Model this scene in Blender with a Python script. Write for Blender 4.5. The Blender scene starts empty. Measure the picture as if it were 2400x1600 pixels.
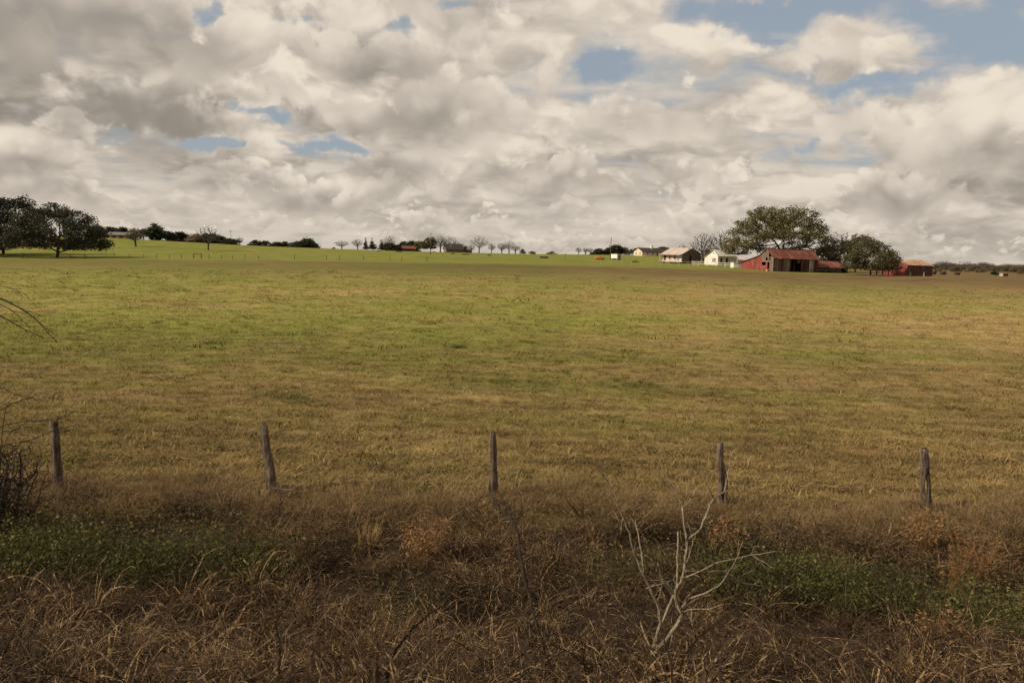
import bpy, bmesh, math, random
import numpy as np
from mathutils import Vector, Matrix, Euler

# ------------------------------------------------------------------ camera
R = math.radians
scene = bpy.context.scene
COL = scene.collection
F_PX, W_PX, H_PX = 1867.0, 2400.0, 1600.0          # focal length in pixels of the 2400 px wide photograph
EYE = 4.7                                          # eye height over the field at the near fence
PITCH, ROLL = R(6.2), R(1.7)
cam_data = bpy.data.cameras.new('camera')
cam_data.sensor_width = 36.0
cam_data.lens = 36.0 * F_PX / W_PX
cam_data.clip_start, cam_data.clip_end = 0.1, 20000.0
cam = bpy.data.objects.new('camera', cam_data)
CAM_R = Matrix.Rotation(R(90) - PITCH, 3, 'X') @ Matrix.Rotation(ROLL, 3, 'Z')
cam.matrix_world = Matrix.Translation((0, 0, EYE)) @ CAM_R.to_4x4()
COL.objects.link(cam)
scene.camera = cam


def ray(px, py):
    """direction, scaled to one metre of depth (y = 1), of a pixel of the photograph"""
    d = CAM_R @ Vector(((px - W_PX / 2) / F_PX, (H_PX / 2 - py) / F_PX, -1.0))
    return d / d.y


# ------------------------------------------------------------------ node expressions
class E:
    """a shader socket with arithmetic"""
    def __init__(s, t, sock): s.t, s.s = t, sock
    def _m(s, op, *a, clamp=False):
        n = s.t.nodes.new('ShaderNodeMath'); n.operation = op; n.use_clamp = clamp
        for i, v in enumerate((s,) + a):
            if isinstance(v, E): s.t.links.new(v.s, n.inputs[i])
            else: n.inputs[i].default_value = v
        return E(s.t, n.outputs[0])
    def __add__(s, o): return s._m('ADD', o)
    __radd__ = __add__
    def __sub__(s, o): return s._m('SUBTRACT', o)
    def __rsub__(s, o): return (s * -1.0) + o
    def __mul__(s, o): return s._m('MULTIPLY', o)
    __rmul__ = __mul__
    def __truediv__(s, o): return s._m('DIVIDE', o)
    def pow(s, o): return s._m('POWER', o)
    def max(s, o): return s._m('MAXIMUM', o)
    def min(s, o): return s._m('MINIMUM', o)
    def exp(s): return s._m('EXPONENT')
    def abs(s): return s._m('ABSOLUTE')
    def sqrt(s): return s._m('SQRT')
    def atan2(s, o): return s._m('ARCTAN2', o)
    def asin(s): return s._m('ARCSINE')
    def clamp(s): return s._m('ADD', 0.0, clamp=True)
    def smooth(s, a, b):
        n = s.t.nodes.new('ShaderNodeMapRange'); n.interpolation_type = 'SMOOTHSTEP'
        s.t.links.new(s.s, n.inputs[0]); n.inputs[1].default_value = a; n.inputs[2].default_value = b
        return E(s.t, n.outputs[0])
    def lin(s, a, b, c=0.0, d=1.0):
        n = s.t.nodes.new('ShaderNodeMapRange')
        s.t.links.new(s.s, n.inputs[0])
        for i, v in enumerate((a, b, c, d)): n.inputs[i + 1].default_value = v
        return E(s.t, n.outputs[0])


def vec(t, *a):
    n = t.nodes.new('ShaderNodeCombineXYZ')
    for i, v in enumerate(a):
        if isinstance(v, E): t.links.new(v.s, n.inputs[i])
        else: n.inputs[i].default_value = v
    return E(t, n.outputs[0])


def sep(t, v):
    n = t.nodes.new('ShaderNodeSeparateXYZ'); t.links.new(v.s, n.inputs[0])
    return [E(t, o) for o in n.outputs]


def noise(t, v, scale, detail=4.0, rough=0.5, dist=0.0, out=0, dim='3D'):
    n = t.nodes.new('ShaderNodeTexNoise'); n.noise_dimensions = dim
    t.links.new(v.s, n.inputs['Vector'])
    n.inputs['Scale'].default_value = scale; n.inputs['Detail'].default_value = detail
    n.inputs['Roughness'].default_value = rough; n.inputs['Distortion'].default_value = dist
    return E(t, n.outputs[out])


def voronoi(t, v, scale, detail=0.0, rough=0.5, feature='SMOOTH_F1', smooth=0.6):
    n = t.nodes.new('ShaderNodeTexVoronoi'); n.feature = feature; n.voronoi_dimensions = '2D'
    t.links.new(v.s, n.inputs['Vector'])
    n.inputs['Scale'].default_value = scale; n.inputs['Detail'].default_value = detail
    n.inputs['Roughness'].default_value = rough
    if feature == 'SMOOTH_F1': n.inputs['Smoothness'].default_value = smooth
    return E(t, n.outputs['Distance'])


def mixc(t, f, a, b):
    n = t.nodes.new('ShaderNodeMix'); n.data_type = 'RGBA'
    for i, v in ((0, f), (6, a), (7, b)):
        if isinstance(v, E): t.links.new(v.s, n.inputs[i])
        elif i == 0: n.inputs[0].default_value = v
        else: n.inputs[i].default_value = (*v, 1.0)
    return E(t, n.outputs[2])


def scalec(t, c, f):
    n = t.nodes.new('ShaderNodeVectorMath'); n.operation = 'SCALE'
    t.links.new(c.s, n.inputs[0])
    if isinstance(f, E): t.links.new(f.s, n.inputs['Scale'])
    else: n.inputs['Scale'].default_value = f
    return E(t, n.outputs[0])


# ------------------------------------------------------------------ sun and sky
SUN_EL = R(34)
SUN_H = Vector((-0.93, -0.36)).normalized()            # horizontal direction towards the sun: from the left, a little behind
SUN = Vector((SUN_H.x * math.cos(SUN_EL), SUN_H.y * math.cos(SUN_EL), math.sin(SUN_EL)))
sun_data = bpy.data.lights.new('sun', 'SUN')
sun_data.energy = 4.8
sun_data.angle = R(0.6)
sun_data.color = (1.0, 0.89, 0.72)
sun = bpy.data.objects.new('sun', sun_data)
sun.rotation_euler = SUN.to_track_quat('Z', 'Y').to_euler()
sun.location = SUN * 100
COL.objects.link(sun)

world = bpy.data.worlds.new('World')
scene.world = world
world.use_nodes = True
world.cycles.sampling_method = 'NONE'
wt = world.node_tree
wt.nodes.clear()
SKY_STRENGTH = 0.1
w_out = wt.nodes.new('ShaderNodeOutputWorld')
w_bg = wt.nodes.new('ShaderNodeBackground')
w_bg.inputs['Strength'].default_value = SKY_STRENGTH
wt.links.new(w_bg.outputs[0], w_out.inputs[0])
w_sky = wt.nodes.new('ShaderNodeTexSky')
w_sky.sky_type = 'NISHITA'
w_sky.sun_disc = False
w_sky.sun_elevation = SUN_EL
w_sky.sun_rotation = math.atan2(SUN_H.x, SUN_H.y)
w_sky.dust_density = 2.0
w_tc = wt.nodes.new('ShaderNodeTexCoord')
D = E(wt, w_tc.outputs['Generated'])
dx, dy, dz = sep(wt, D)
w_az = dx.atan2(dy)
w_el = dz.min(1.0).max(-1.0).asin()
w_ae = vec(wt, w_az, w_el, 0.0)
_rag = noise(wt, w_ae, 13.0, 4.0, 0.6, 0.0, 1, '2D')            # ragged edges for the gaps between the clouds
_rn = wt.nodes.new('ShaderNodeVectorMath'); _rn.operation = 'MULTIPLY_ADD'
wt.links.new(_rag.s, _rn.inputs[0]); _rn.inputs[1].default_value = (0.13, 0.055, 0.0); _rn.inputs[2].default_value = (-0.065, -0.0275, 0.0)
_ra = wt.nodes.new('ShaderNodeVectorMath'); _ra.operation = 'ADD'
wt.links.new(_rn.outputs[0], _ra.inputs[0]); wt.links.new(w_ae.s, _ra.inputs[1])
w_rag = E(wt, _ra.outputs[0])


def sky_blobs(blobs):
    """sum of soft ellipses, each given where it stands in the sky by a pixel of the photograph"""
    tot = None
    for px, py, rx, ry, amp in blobs:
        d = ray(px, py).normalized()
        a, e = math.atan2(d.x, d.y), math.asin(d.z)
        kx, ky = F_PX / rx, F_PX / ry
        q = wt.nodes.new('ShaderNodeVectorMath'); q.operation = 'MULTIPLY_ADD'
        wt.links.new(w_rag.s, q.inputs[0]); q.inputs[1].default_value = (kx, ky, 0); q.inputs[2].default_value = (-a * kx, -e * ky, 0)
        g = wt.nodes.new('ShaderNodeVectorMath'); g.operation = 'DOT_PRODUCT'
        wt.links.new(q.outputs[0], g.inputs[0]); wt.links.new(q.outputs[0], g.inputs[1])
        p = wt.nodes.new('ShaderNodeMath'); p.operation = 'POWER'; p.inputs[0].default_value = math.exp(-1)
        wt.links.new(g.outputs['Value'], p.inputs[1])
        m = wt.nodes.new('ShaderNodeMath'); m.operation = 'MULTIPLY_ADD'
        wt.links.new(p.outputs[0], m.inputs[0]); m.inputs[1].default_value = amp
        if tot is not None: wt.links.new(tot.s, m.inputs[2])
        else: m.inputs[2].default_value = 0.0
        tot = E(wt, m.outputs[0])
    return tot


HAZE_K = 0.30


def cloud_pos(lift, sx=1.0, seed=0.0):
    """where the view ray meets the cloud layer; lift looks a little higher up the same cloud"""
    den = (dz.abs() + HAZE_K) + lift
    return vec(wt, dx / den * sx, dy / den * sx, seed)


w_warp = noise(wt, cloud_pos(0.0, 1.0, 0.0), 3.0, 2.0, 0.55, 0.0, 1, '2D')


def warped(lift, seed):
    p = cloud_pos(lift, 1.0, seed)
    n = wt.nodes.new('ShaderNodeVectorMath'); n.operation = 'MULTIPLY_ADD'
    wt.links.new(w_warp.s, n.inputs[0]); n.inputs[1].default_value = (0.17, 0.17, 0.0); wt.links.new(p.s, n.inputs[2])
    return E(wt, n.outputs[0])


def cloud_density(lift, seed, detail):
    p = warped(lift, seed)
    big = noise(wt, p, 1.7, 1.0, 0.5, dim='2D')
    fine = noise(wt, p, 4.2, detail, 0.60, dim='2D')
    puff = voronoi(wt, p, 3.6, 1.0, 0.5, 'F1')
    puff2 = voronoi(wt, p, 10.0, 1.0, 0.5, 'F1')
    return big * 1.0 + fine * 0.80 + (0.62 - puff) * 0.42 + (0.45 - puff2) * 0.16


holes = sky_blobs([
    (1440, 135, 60, 26, .36), (1375, 165, 60, 20, .42), (1710, 35, 110, 42, .55), (1880, 18, 120, 30, .62),
    (1800, 95, 90, 30, .42), (2290, 75, 150, 48, .62), (2380, 140, 90, 30, .5), (2060, 195, 140, 20, .52), (2120, 45, 90, 30, .35),
    (480, 25, 60, 28, .5), (690, 55, 70, 34, .55), (900, 75, 80, 30, .45), (600, 275, 130, 28, .62), (450, 330, 110, 18, .62),
    (780, 345, 200, 18, .62), (580, 190, 40, 20, .3), (1080, 10, 80, 16, .3), (1780, 300, 60, 14, .22), (1900, 350, 60, 12, .25), (420, 95, 60, 20, .3)])
darks = sky_blobs([
    (130, 80, 330, 60, .45), (60, 190, 330, 50, .75), (330, 255, 260, 45, .6), (120, 290, 200, 40, .7), (870, 190, 110, 60, .45),
    (1390, 350, 170, 50, .42), (1650, 375, 170, 28, .4), (1990, 175, 90, 40, .30), (2250, 400, 300, 90, .25), (1690, 240, 110, 30, .3),
    (200, 400, 170, 25, .3), (480, 390, 140, 18, .3), (1080, 450, 80, 18, .22), (560, 355, 100, 14, .25)])
brights = sky_blobs([
    (620, 130, 150, 70, .5), (780, 110, 110, 60, .55), (2190, 320, 90, 60, .8), (1720, 100, 130, 60, .35), (1500, 70, 140, 60, .35),
    (2000, 120, 160, 40, .4), (620, 350, 45, 24, .9), (60, 140, 90, 26, .5), (1130, 300, 80, 60, .3), (1640, 310, 80, 30, .3),
    (1600, 430, 60, 26, .4), (100, 380, 90, 14, .4), (850, 435, 60, 14, .35), (1650, 560, 120, 40, .0)])

d0 = cloud_density(0.0, 3.7, 6.0)
d1 = cloud_density(0.022, 3.7, 5.0)
d2 = cloud_density(0.070, 3.7, 2.0)
bias = holes * -0.60 + darks * 0.14 + brights * 0.14
dens = d0 + bias
cover = dens.smooth(0.66, 0.86)
thick = dens.smooth(0.85, 1.40)
rim = (d0 - d1) * 1.5 + (d0 - d2) * 1.5
lit = rim * 0.85 + 0.58 + brights * 0.42 - darks * 0.50 - thick * 0.10
lit = lit.smooth(-0.30, 1.28)
# a higher, softer sheet behind the cumulus
p_hi = vec(wt, dx / (dz.abs() + 0.14) * 0.8, dy / (dz.abs() + 0.14) * 1.25, 8.1)
s_hi = noise(wt, p_hi, 2.6, 5.0, 0.55, 0.15, dim='2D')
cover_hi = (s_hi * 0.6 + d0 * 0.55 + (0.05 - holes * 0.70)).smooth(0.40, 0.80)
lit_hi = s_hi * 0.75 + 0.26 - darks * 0.28 + brights * 0.12
# towards the horizon everything is seen through more and more air
far = dz.lin(0.0, 0.13, 1.0, 0.0).pow(1.5)
lit = lit * (1.0 - far * 0.55) + (s_hi * 0.34 + 0.15) * (far * 0.55)
cover_hi = (cover_hi + far * 1.2).clamp()
C = 1.0 / SKY_STRENGTH
LO, HI = (0.290 * C, 0.254 * C, 0.216 * C), (0.835 * C, 0.738 * C, 0.618 * C)
cl = mixc(wt, lit, LO, HI)
blue = scalec(wt, E(wt, w_sky.outputs[0]), 0.82)
blue = mixc(wt, 0.68, blue, (0.37 * C, 0.42 * C, 0.47 * C))
cl_hi = mixc(wt, lit_hi, LO, HI)
col = mixc(wt, cover_hi * 0.96, blue, cl_hi)
col = mixc(wt, cover * (1.0 - far * 0.35), col, cl)
# banks of cumulus one behind the other: flat grey bases, heaped bright tops, smaller and paler with distance
for e0, w0, amt, seed, con in ((0.012, 0.042, 0.16, 1.7, 0.55), (0.028, 0.055, 0.18, 5.1, 0.68), (0.050, 0.075, 0.20, 9.3, 0.82), (0.078, 0.098, 0.22, 14.9, 0.92),
                               (0.114, 0.125, 0.23, 22.8, 1.0), (0.162, 0.155, 0.24, 33.2, 1.05), (0.222, 0.190, 0.24, 47.9, 1.05), (0.300, 0.240, 0.25, 61.4, 1.05)):
    wob = noise(wt, vec(wt, w_az * (0.6 / w0), seed, 0.0), 1.0, 2.0, 0.6, dim='2D')
    v = (w_el - e0) * (1.0 / (w0 * (0.24 + 0.13 * min(1.0, e0 / 0.12)))) - (wob - 0.5) * 2.4
    p = vec(wt, w_az * (1.0 / w0) + seed, v * 0.40 + seed, 0.0)
    low = noise(wt, p, 0.8, 0.0, 0.5, dim='2D')
    fb = noise(wt, p, 2.4, 6.0, 0.60, 0.2, dim='2D')
    pf = voronoi(wt, p, 3.2, 1.0, 0.5, 'F1')
    dn = (low - 0.5) * 2.1 + (fb - 0.5) * 1.7 + (0.42 - pf) * 0.42 + amt - v.max(0.0) * 0.36
    dn = dn - holes * 1.05 + brights * 0.35
    cv = dn.smooth(0.0, 0.30) * v.smooth(-1.3, 0.5)
    li = v * 0.36 + 0.70 + (fb - 0.5) * 1.0 + (0.40 - pf) * 0.60 - dn.smooth(0.0, 0.85) * 0.42 + brights * 0.42 - darks * 0.50
    li = ((li - 0.58) * con + 0.58).smooth(-0.10, 1.0)
    col = mixc(wt, cv * (0.50 + 0.45 * min(1.0, con)), col, mixc(wt, li, LO, HI))
wt.links.new(col.s, w_bg.inputs['Color'])

scene.view_settings.view_transform = 'Standard'
scene.view_settings.look = 'None'
scene.view_settings.exposure = 0.0
scene.view_settings.gamma = 1.0
scene.view_settings.use_curve_mapping = False
scene.cycles.max_bounces = 4
scene.cycles.diffuse_bounces = 1
scene.cycles.glossy_bounces = 1
scene.cycles.transmission_bounces = 2
scene.cycles.use_adaptive_sampling = True
scene.cycles.adaptive_threshold = 0.025

# ------------------------------------------------------------------ helpers
def mesh_np(name, V, F, mat=None, smooth=False):
    """V: (n,3) array; F: list of faces, or an (m,k) int array"""
    me = bpy.data.meshes.new(name)
    V = np.asarray(V, dtype=np.float32)
    if isinstance(F, np.ndarray):
        m, k = F.shape
        me.vertices.add(len(V)); me.vertices.foreach_set('co', V.ravel())
        me.loops.add(m * k); me.loops.foreach_set('vertex_index', F.astype(np.int32).ravel())
        me.polygons.add(m)
        me.polygons.foreach_set('loop_start', np.arange(0, m * k, k, dtype=np.int32))
        me.update(calc_edges=True)
        me.validate()
    else:
        me.from_pydata([tuple(map(float, v)) for v in V], [], F)
        me.update()
    if smooth and len(me.polygons):
        me.polygons.foreach_set('use_smooth', [True] * len(me.polygons))
    if mat: me.materials.append(mat)
    return me


def obj(name, me, parent=None, loc=None, rot=None, scl=None):
    o = bpy.data.objects.new(name, me); COL.objects.link(o)
    if parent: o.parent = parent
    if loc is not None: o.location = loc
    if rot is not None: o.rotation_euler = rot
    if scl is not None: o.scale = scl
    return o


def tag(o, label=None, cat=None, group=None, kind=None):
    if label: o['label'] = label
    if cat: o['category'] = cat
    if group: o['group'] = group
    if kind: o['kind'] = kind
    return o


def empty(name, loc, rz=0.0):
    e = bpy.data.objects.new(name, None); COL.objects.link(e)
    e.empty_display_size = 0.3
    e.location = loc; e.rotation_euler = (0, 0, rz)
    return e


BOXF = [(0, 3, 2, 1), (4, 5, 6, 7), (0, 1, 5, 4), (1, 2, 6, 5), (2, 3, 7, 6), (3, 0, 4, 7)]


def boxes(name, lst, mat, parent=None, **k):
    """axis-aligned boxes (x0,x1,y0,y1,z0,z1) as ONE mesh object"""
    V, F = [], []
    for x0, x1, y0, y1, z0, z1 in lst:
        b = len(V)
        V += [(x0, y0, z0), (x1, y0, z0), (x1, y1, z0), (x0, y1, z0), (x0, y0, z1), (x1, y0, z1), (x1, y1, z1), (x0, y1, z1)]
        F += [tuple(b + i for i in f) for f in BOXF]
    return obj(name, mesh_np(name, V, F, mat), parent, **k)


def prism(name, poly, axis, a, b, mat, parent=None):
    """polygon of (p,q) pairs pushed along an axis from a to b: 'x' -> (p,q)=(y,z), 'y' -> (x,z), 'z' -> (x,y)"""
    def put(p, q, r): return {'x': (r, p, q), 'y': (p, r, q), 'z': (p, q, r)}[axis]
    n = len(poly)
    V = [put(p, q, a) for p, q in poly] + [put(p, q, b) for p, q in poly]
    F = [tuple(range(n - 1, -1, -1)), tuple(range(n, 2 * n))] + [(i, (i + 1) % n, n + (i + 1) % n, n + i) for i in range(n)]
    me = mesh_np(name, V, F, mat)
    bm = bmesh.new(); bm.from_mesh(me); bmesh.ops.recalc_face_normals(bm, faces=bm.faces); bm.to_mesh(me); bm.free()
    return obj(name, me, parent)


def tube_np(P, Rr, sides=6, cap=True):
    """loft of rings along a polyline; returns V, F(quads)"""
    P = np.asarray(P, float); n = len(P)
    T = np.gradient(P, axis=0); T /= np.linalg.norm(T, axis=1)[:, None] + 1e-9
    ref = np.array([0.3, 0.9, 0.1])
    A = np.cross(T, ref); A /= np.linalg.norm(A, axis=1)[:, None] + 1e-9
    B = np.cross(T, A)
    th = np.arange(sides) * 2 * math.pi / sides
    V = P[:, None, :] + np.asarray(Rr, float)[:, None, None] * (np.cos(th)[None, :, None] * A[:, None, :] + np.sin(th)[None, :, None] * B[:, None, :])
    V = V.reshape(-1, 3)
    F = []
    for i in range(n - 1):
        for j in range(sides):
            k = (j + 1) % sides
            F.append((i * sides + j, i * sides + k, (i + 1) * sides + k, (i + 1) * sides + j))
    if cap: F.append(tuple(range((n - 1) * sides, n * sides))); F.append(tuple(range(sides - 1, -1, -1)))
    return V, F


def tubes(name, lst, mat, parent=None, sides=6):
    V, F = np.zeros((0, 3)), []
    for P, Rr in lst:
        if np.isscalar(Rr): Rr = [Rr] * len(P)
        v, f = tube_np(P, Rr, sides)
        F += [tuple(len(V) + i for i in q) for q in f]
        V = np.vstack([V, v])
    return obj(name, mesh_np(name, V, F, mat, True), parent)


MATS = {}


def mat(name, c0, c1=None, scale=2.0, rough=0.85, c2=None, detail=4.0, stretch=(1, 1, 1), bump=0.0, coord='Object', metal=0.0, thr=(0.35, 0.65), rand=0.0, spec=0.25, transl=0.0):
    """two- or three-tone noise material"""
    if name in MATS: return MATS[name]
    m = bpy.data.materials.new(name); m.use_nodes = True
    t = m.node_tree
    b = t.nodes['Principled BSDF']
    b.inputs['Roughness'].default_value = rough
    b.inputs['Metallic'].default_value = metal
    b.inputs['Specular IOR Level'].default_value = spec
    if coord == 'World':
        g = t.nodes.new('ShaderNodeNewGeometry'); v = E(t, g.outputs['Position'])
    else:
        g = t.nodes.new('ShaderNodeTexCoord'); v = E(t, g.outputs['Object'])
    mp = t.nodes.new('ShaderNodeMapping'); mp.inputs['Scale'].default_value = stretch
    t.links.new(v.s, mp.inputs['Vector']); v = E(t, mp.outputs[0])
    c1 = c1 or tuple(x * 0.75 for x in c0)
    n = noise(t, v, scale, detail, 0.6)
    c = mixc(t, n.smooth(*thr), c0, c1)
    if c2:
        n2 = noise(t, v, scale * 0.37, 3.0, 0.6)
        c = mixc(t, n2.smooth(0.5, 0.66), c, c2)
    if rand:
        oi = t.nodes.new('ShaderNodeObjectInfo')
        c = scalec(t, c, E(t, oi.outputs['Random']).lin(0, 1, 1 - rand, 1 + rand))
    t.links.new(c.s, b.inputs['Base Color'])
    if bump:
        bn = t.nodes.new('ShaderNodeBump'); bn.inputs['Strength'].default_value = bump; bn.inputs['Distance'].default_value = 0.02
        t.links.new(n.s, bn.inputs['Height']); t.links.new(bn.outputs[0], b.inputs['Normal'])
    if transl:
        tr = t.nodes.new('ShaderNodeBsdfTranslucent'); t.links.new(c.s, tr.inputs['Color'])
        ms = t.nodes.new('ShaderNodeMixShader'); ms.inputs[0].default_value = transl
        t.links.new(b.outputs[0], ms.inputs[1]); t.links.new(tr.outputs[0], ms.inputs[2])
        t.links.new(ms.outputs[0], t.nodes['Material Output'].inputs['Surface'])
    MATS[name] = m
    return m


# ------------------------------------------------------------------ terrain
T_PX = np.array([-1400, -600, 0, 300, 600, 900, 1200, 1500, 1700, 1900, 2200, 2500, 3800], float)
T_D = np.array([25, 100, 190, 212, 235, 330, 450, 700, 1300, 4000, 9000], float)
DROP = {
    190: [44, 43, 42, 34, 29, 24, 21, 19, 22, 24, 21, 22, 22],
    212: [37, 36, 34, 29, 25, 20, 18, 16, 15, 20, 20, 21, 21],
    235: [29, 28, 27, 22, 20, 17, 15, 13, 8, 14, 18, 20, 20],
    330: [-16, -15, -14, -11, -2.5, 1, 3, 2, -3, 4, 14, 15, 15],
    450: [-11, -11, -10, -8, -3, -1, -2.4, -9, -9, 0, 10, 10, 10],
    700: [3, 3, 3, 3, 2, 1.5, 1.2, 0, 0, 3, 7, 6, 6],
    1300: [3, 3, 3, 3, 3, 3, 3, 3, 3, 3, 4, 4, 4],
    4000: [1.6] * 13, 9000: [0.9] * 13}
ZT = np.zeros((len(T_D), len(T_PX)))
for i_, d_ in enumerate(T_D):
    if d_ in DROP: ZT[i_] = EYE - np.array(DROP[d_]) * d_ / F_PX * 1.012
ZT[1] = ZT[2] * 0.36
_ld = np.linspace(math.log(20), math.log(9000), 400)
_px = np.linspace(-1400, 3800, 261)
_a = np.stack([np.interp(_ld, np.log(T_D), ZT[:, j]) for j in range(len(T_PX))], 1)
GT = np.stack([np.interp(_px, T_PX, _a[i]) for i in range(len(_ld))], 0)
for _ in range(3):                                      # soften the creases of the table
    GT[1:-1] = (GT[:-2] + GT[1:-1] * 2 + GT[2:]) / 4
for _ in range(12):
    GT[:, 1:-1] = (GT[:, :-2] + GT[:, 1:-1] * 2 + GT[:, 2:]) / 4
_rs = np.random.RandomState(5)
_WV = [(_rs.uniform(0.12, 1.9), _rs.uniform(0, 6.28), _rs.uniform(0, 6.28)) for _ in range(14)]


def G(x, y):
    """height of the ground"""
    x = np.asarray(x, float); y = np.asarray(y, float)
    d = np.clip(y, 20.5, 8900)
    px = np.clip(1200 + F_PX * x / np.maximum(y, 25), -1399, 3799)
    fi = (np.log(d) - _ld[0]) / (_ld[1] - _ld[0]); fj = (px - _px[0]) / (_px[1] - _px[0])
    i = np.clip(fi.astype(int), 0, len(_ld) - 2); j = np.clip(fj.astype(int), 0, len(_px) - 2)
    a, b = fi - i, fj - j
    z = GT[i, j] * (1 - a) * (1 - b) + GT[i + 1, j] * a * (1 - b) + GT[i, j + 1] * (1 - a) * b + GT[i + 1, j + 1] * a * b
    s = np.clip((10.0 - y) / 6.0, 0, 1); z = z + s * s * (3 - 2 * s) * 1.5          # the railway bank
    z = z - 0.28 * np.exp(-((y - 11.6) / 1.6) ** 2)                                  # the ditch in front of the fence
    w = sum(np.sin(x * k * math.cos(p) + y * k * math.sin(p) + q) / (0.6 + k) for k, p, q in _WV)
    return z + w * 0.011 * np.clip(1.6 - y / 200.0, 0.25, 1.0)


def Gz(x, y): return float(G(np.array([x]), np.array([y]))[0])


def spot(px, d):
    """ground point under a pixel column at depth d"""
    py = 597 + 0.0297 * (px - 1200)
    x = 0.0
    for _ in range(3):
        r = ray(px, py); x = r.x * d
        z = Gz(x, d)
        q = CAM_R.transposed() @ Vector((x, d, z - EYE))
        py = H_PX / 2 - F_PX * q.y / -q.z
    return Vector((x, d, z))


def hit(px, py):
    """where the ray of a pixel meets the ground (near field)"""
    r = ray(px, py); d = 3.0
    while d < 400 and EYE + r.z * d > Gz(r.x * d, d): d += 0.02 if d < 40 else 0.3
    return Vector((r.x * d, d, Gz(r.x * d, d)))

# ------------------------------------------------------------------ the ground
def field_colour(t, P):
    x, y, z = sep(t, P)
    u = x / y.max(20.0)
    n_big = noise(t, P, 0.028, 3.0, 0.55)
    n_mid = noise(t, P, 0.16, 4.0, 0.6)
    n_pat = noise(t, P, 0.55, 4.0, 0.62)
    n_fine = noise(t, P, 3.2, 4.0, 0.65)
    near = y.smooth(44.0, 17.0)
    g = (n_big - 0.5) * 1.5 + (n_mid - 0.5) * 1.15 + (n_pat - 0.5) * 0.85 + 0.50
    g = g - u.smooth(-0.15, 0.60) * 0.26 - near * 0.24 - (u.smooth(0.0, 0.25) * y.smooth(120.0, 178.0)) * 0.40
    g = g + (y.smooth(26.0, 36.0) * y.smooth(75.0, 48.0)) * u.smooth(0.2, -0.25) * 0.16
    band = noise(t, vec(t, x * 0.045, y * 0.30, 2.0), 1.0, 3.0, 0.55)
    g = g - (band - 0.5) * 1.1 * y.smooth(70.0, 30.0) + 0.10
    base = mixc(t, g.smooth(0.06, 0.86), (0.220, 0.154, 0.060), (0.142, 0.138, 0.028))
    brown = (near * 0.5 + y.smooth(105.0, 165.0) * u.smooth(-0.16, 0.16) * 0.9).clamp()
    base = mixc(t, brown * n_mid.smooth(0.40, 0.66), base, (0.165, 0.098, 0.042))
    base = scalec(t, base, 1.0 + y.smooth(30.0, 55.0) * 0.36 - y.smooth(80.0, 160.0) * (u.smooth(-0.5, 0.0) * 0.14 + 0.54))  # far grass darkened; the extra towards the right is cloud shadow put into the colour
    edge = y + (n_big - 0.5) * 30.0 + (n_mid - 0.5) * 5.0 - u * 14.0
    past = edge.smooth(174.0, 198.0) * u.smooth(0.46, 0.36)
    green = mixc(t, (n_mid * 0.9 + n_big * 0.3).smooth(0.42, 0.76), (0.200, 0.178, 0.042), (0.130, 0.150, 0.020))
    c = mixc(t, past, base, green)
    farc = y.smooth(480.0, 900.0)
    c = mixc(t, farc, c, (0.16, 0.15, 0.06))
    n_clod = noise(t, P, 1.25, 3.0, 0.6)
    v = n_fine.lin(0.25, 0.75, 0.72, 1.26) * n_clod.lin(0.3, 0.7, 0.80, 1.18)
    rows = noise(t, vec(t, x * 0.22, y * 1.5, 4.0), 1.0, 3.0, 0.6)          # mowing rows
    v = v * (1.0 + (rows.lin(0.32, 0.68, -0.22, 0.15)) * y.smooth(75.0, 26.0))
    patch = noise(t, vec(t, x * 0.35, y * 0.8, 7.0), 0.42, 3.0, 0.6)
    v = v * patch.lin(0.3, 0.7, 0.84, 1.14)
    return scalec(t, c, v), n_fine, n_pat


gm = bpy.data.materials.new('field ground'); gm.use_nodes = True
t_ = gm.node_tree; b_ = t_.nodes['Principled BSDF']
geo_ = t_.nodes.new('ShaderNodeNewGeometry')
P_ = E(t_, geo_.outputs['Position'])
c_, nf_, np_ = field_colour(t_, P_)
x_, y_, z_ = sep(t_, P_)
# bare soil and litter under the brush of the railway bank
soil = mixc(t_, nf_.smooth(0.35, 0.7), (0.022, 0.014, 0.008), (0.045, 0.028, 0.015))
c_ = mixc(t_, (y_ + (np_ - 0.5) * 2.0).smooth(14.6, 13.2), c_, soil)
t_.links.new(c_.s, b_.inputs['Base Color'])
b_.inputs['Roughness'].default_value = 0.95; b_.inputs['Specular IOR Level'].default_value = 0.1
bn_ = t_.nodes.new('ShaderNodeBump'); bn_.inputs['Strength'].default_value = 0.9; bn_.inputs['Distance'].default_value = 0.16
h_ = nf_ * 0.5 + np_ * 0.8
t_.links.new(h_.s, bn_.inputs['Height']); t_.links.new(bn_.outputs[0], b_.inputs['Normal'])

ys = np.concatenate([np.arange(-30, 2, 4), np.arange(2, 60, 0.6), np.arange(60, 240, 2.5), np.arange(240, 520, 6), np.geomspace(520, 8800, 50)])
us = np.concatenate([np.linspace(-2.4, -0.9, 16)[:-1], np.linspace(-0.9, 0.9, 150), np.linspace(0.9, 2.4, 16)[1:]])
YY, UU = np.meshgrid(ys, us, indexing='ij')
XX = UU * np.maximum(YY, 25.0)
VV = np.stack([XX, YY, G(XX, YY)], -1).reshape(-1, 3)
nu = len(us)
ii, jj = np.meshgrid(np.arange(len(ys) - 1), np.arange(nu - 1), indexing='ij')
FF = np.stack([ii * nu + jj, ii * nu + jj + 1, (ii + 1) * nu + jj + 1, (ii + 1) * nu + jj], -1).reshape(-1, 4)
ground = obj('ground', mesh_np('ground', VV, FF, gm, True))
tag(ground, 'wide grass field rolling up to a green pasture on the horizon', 'field', kind='structure')


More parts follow.
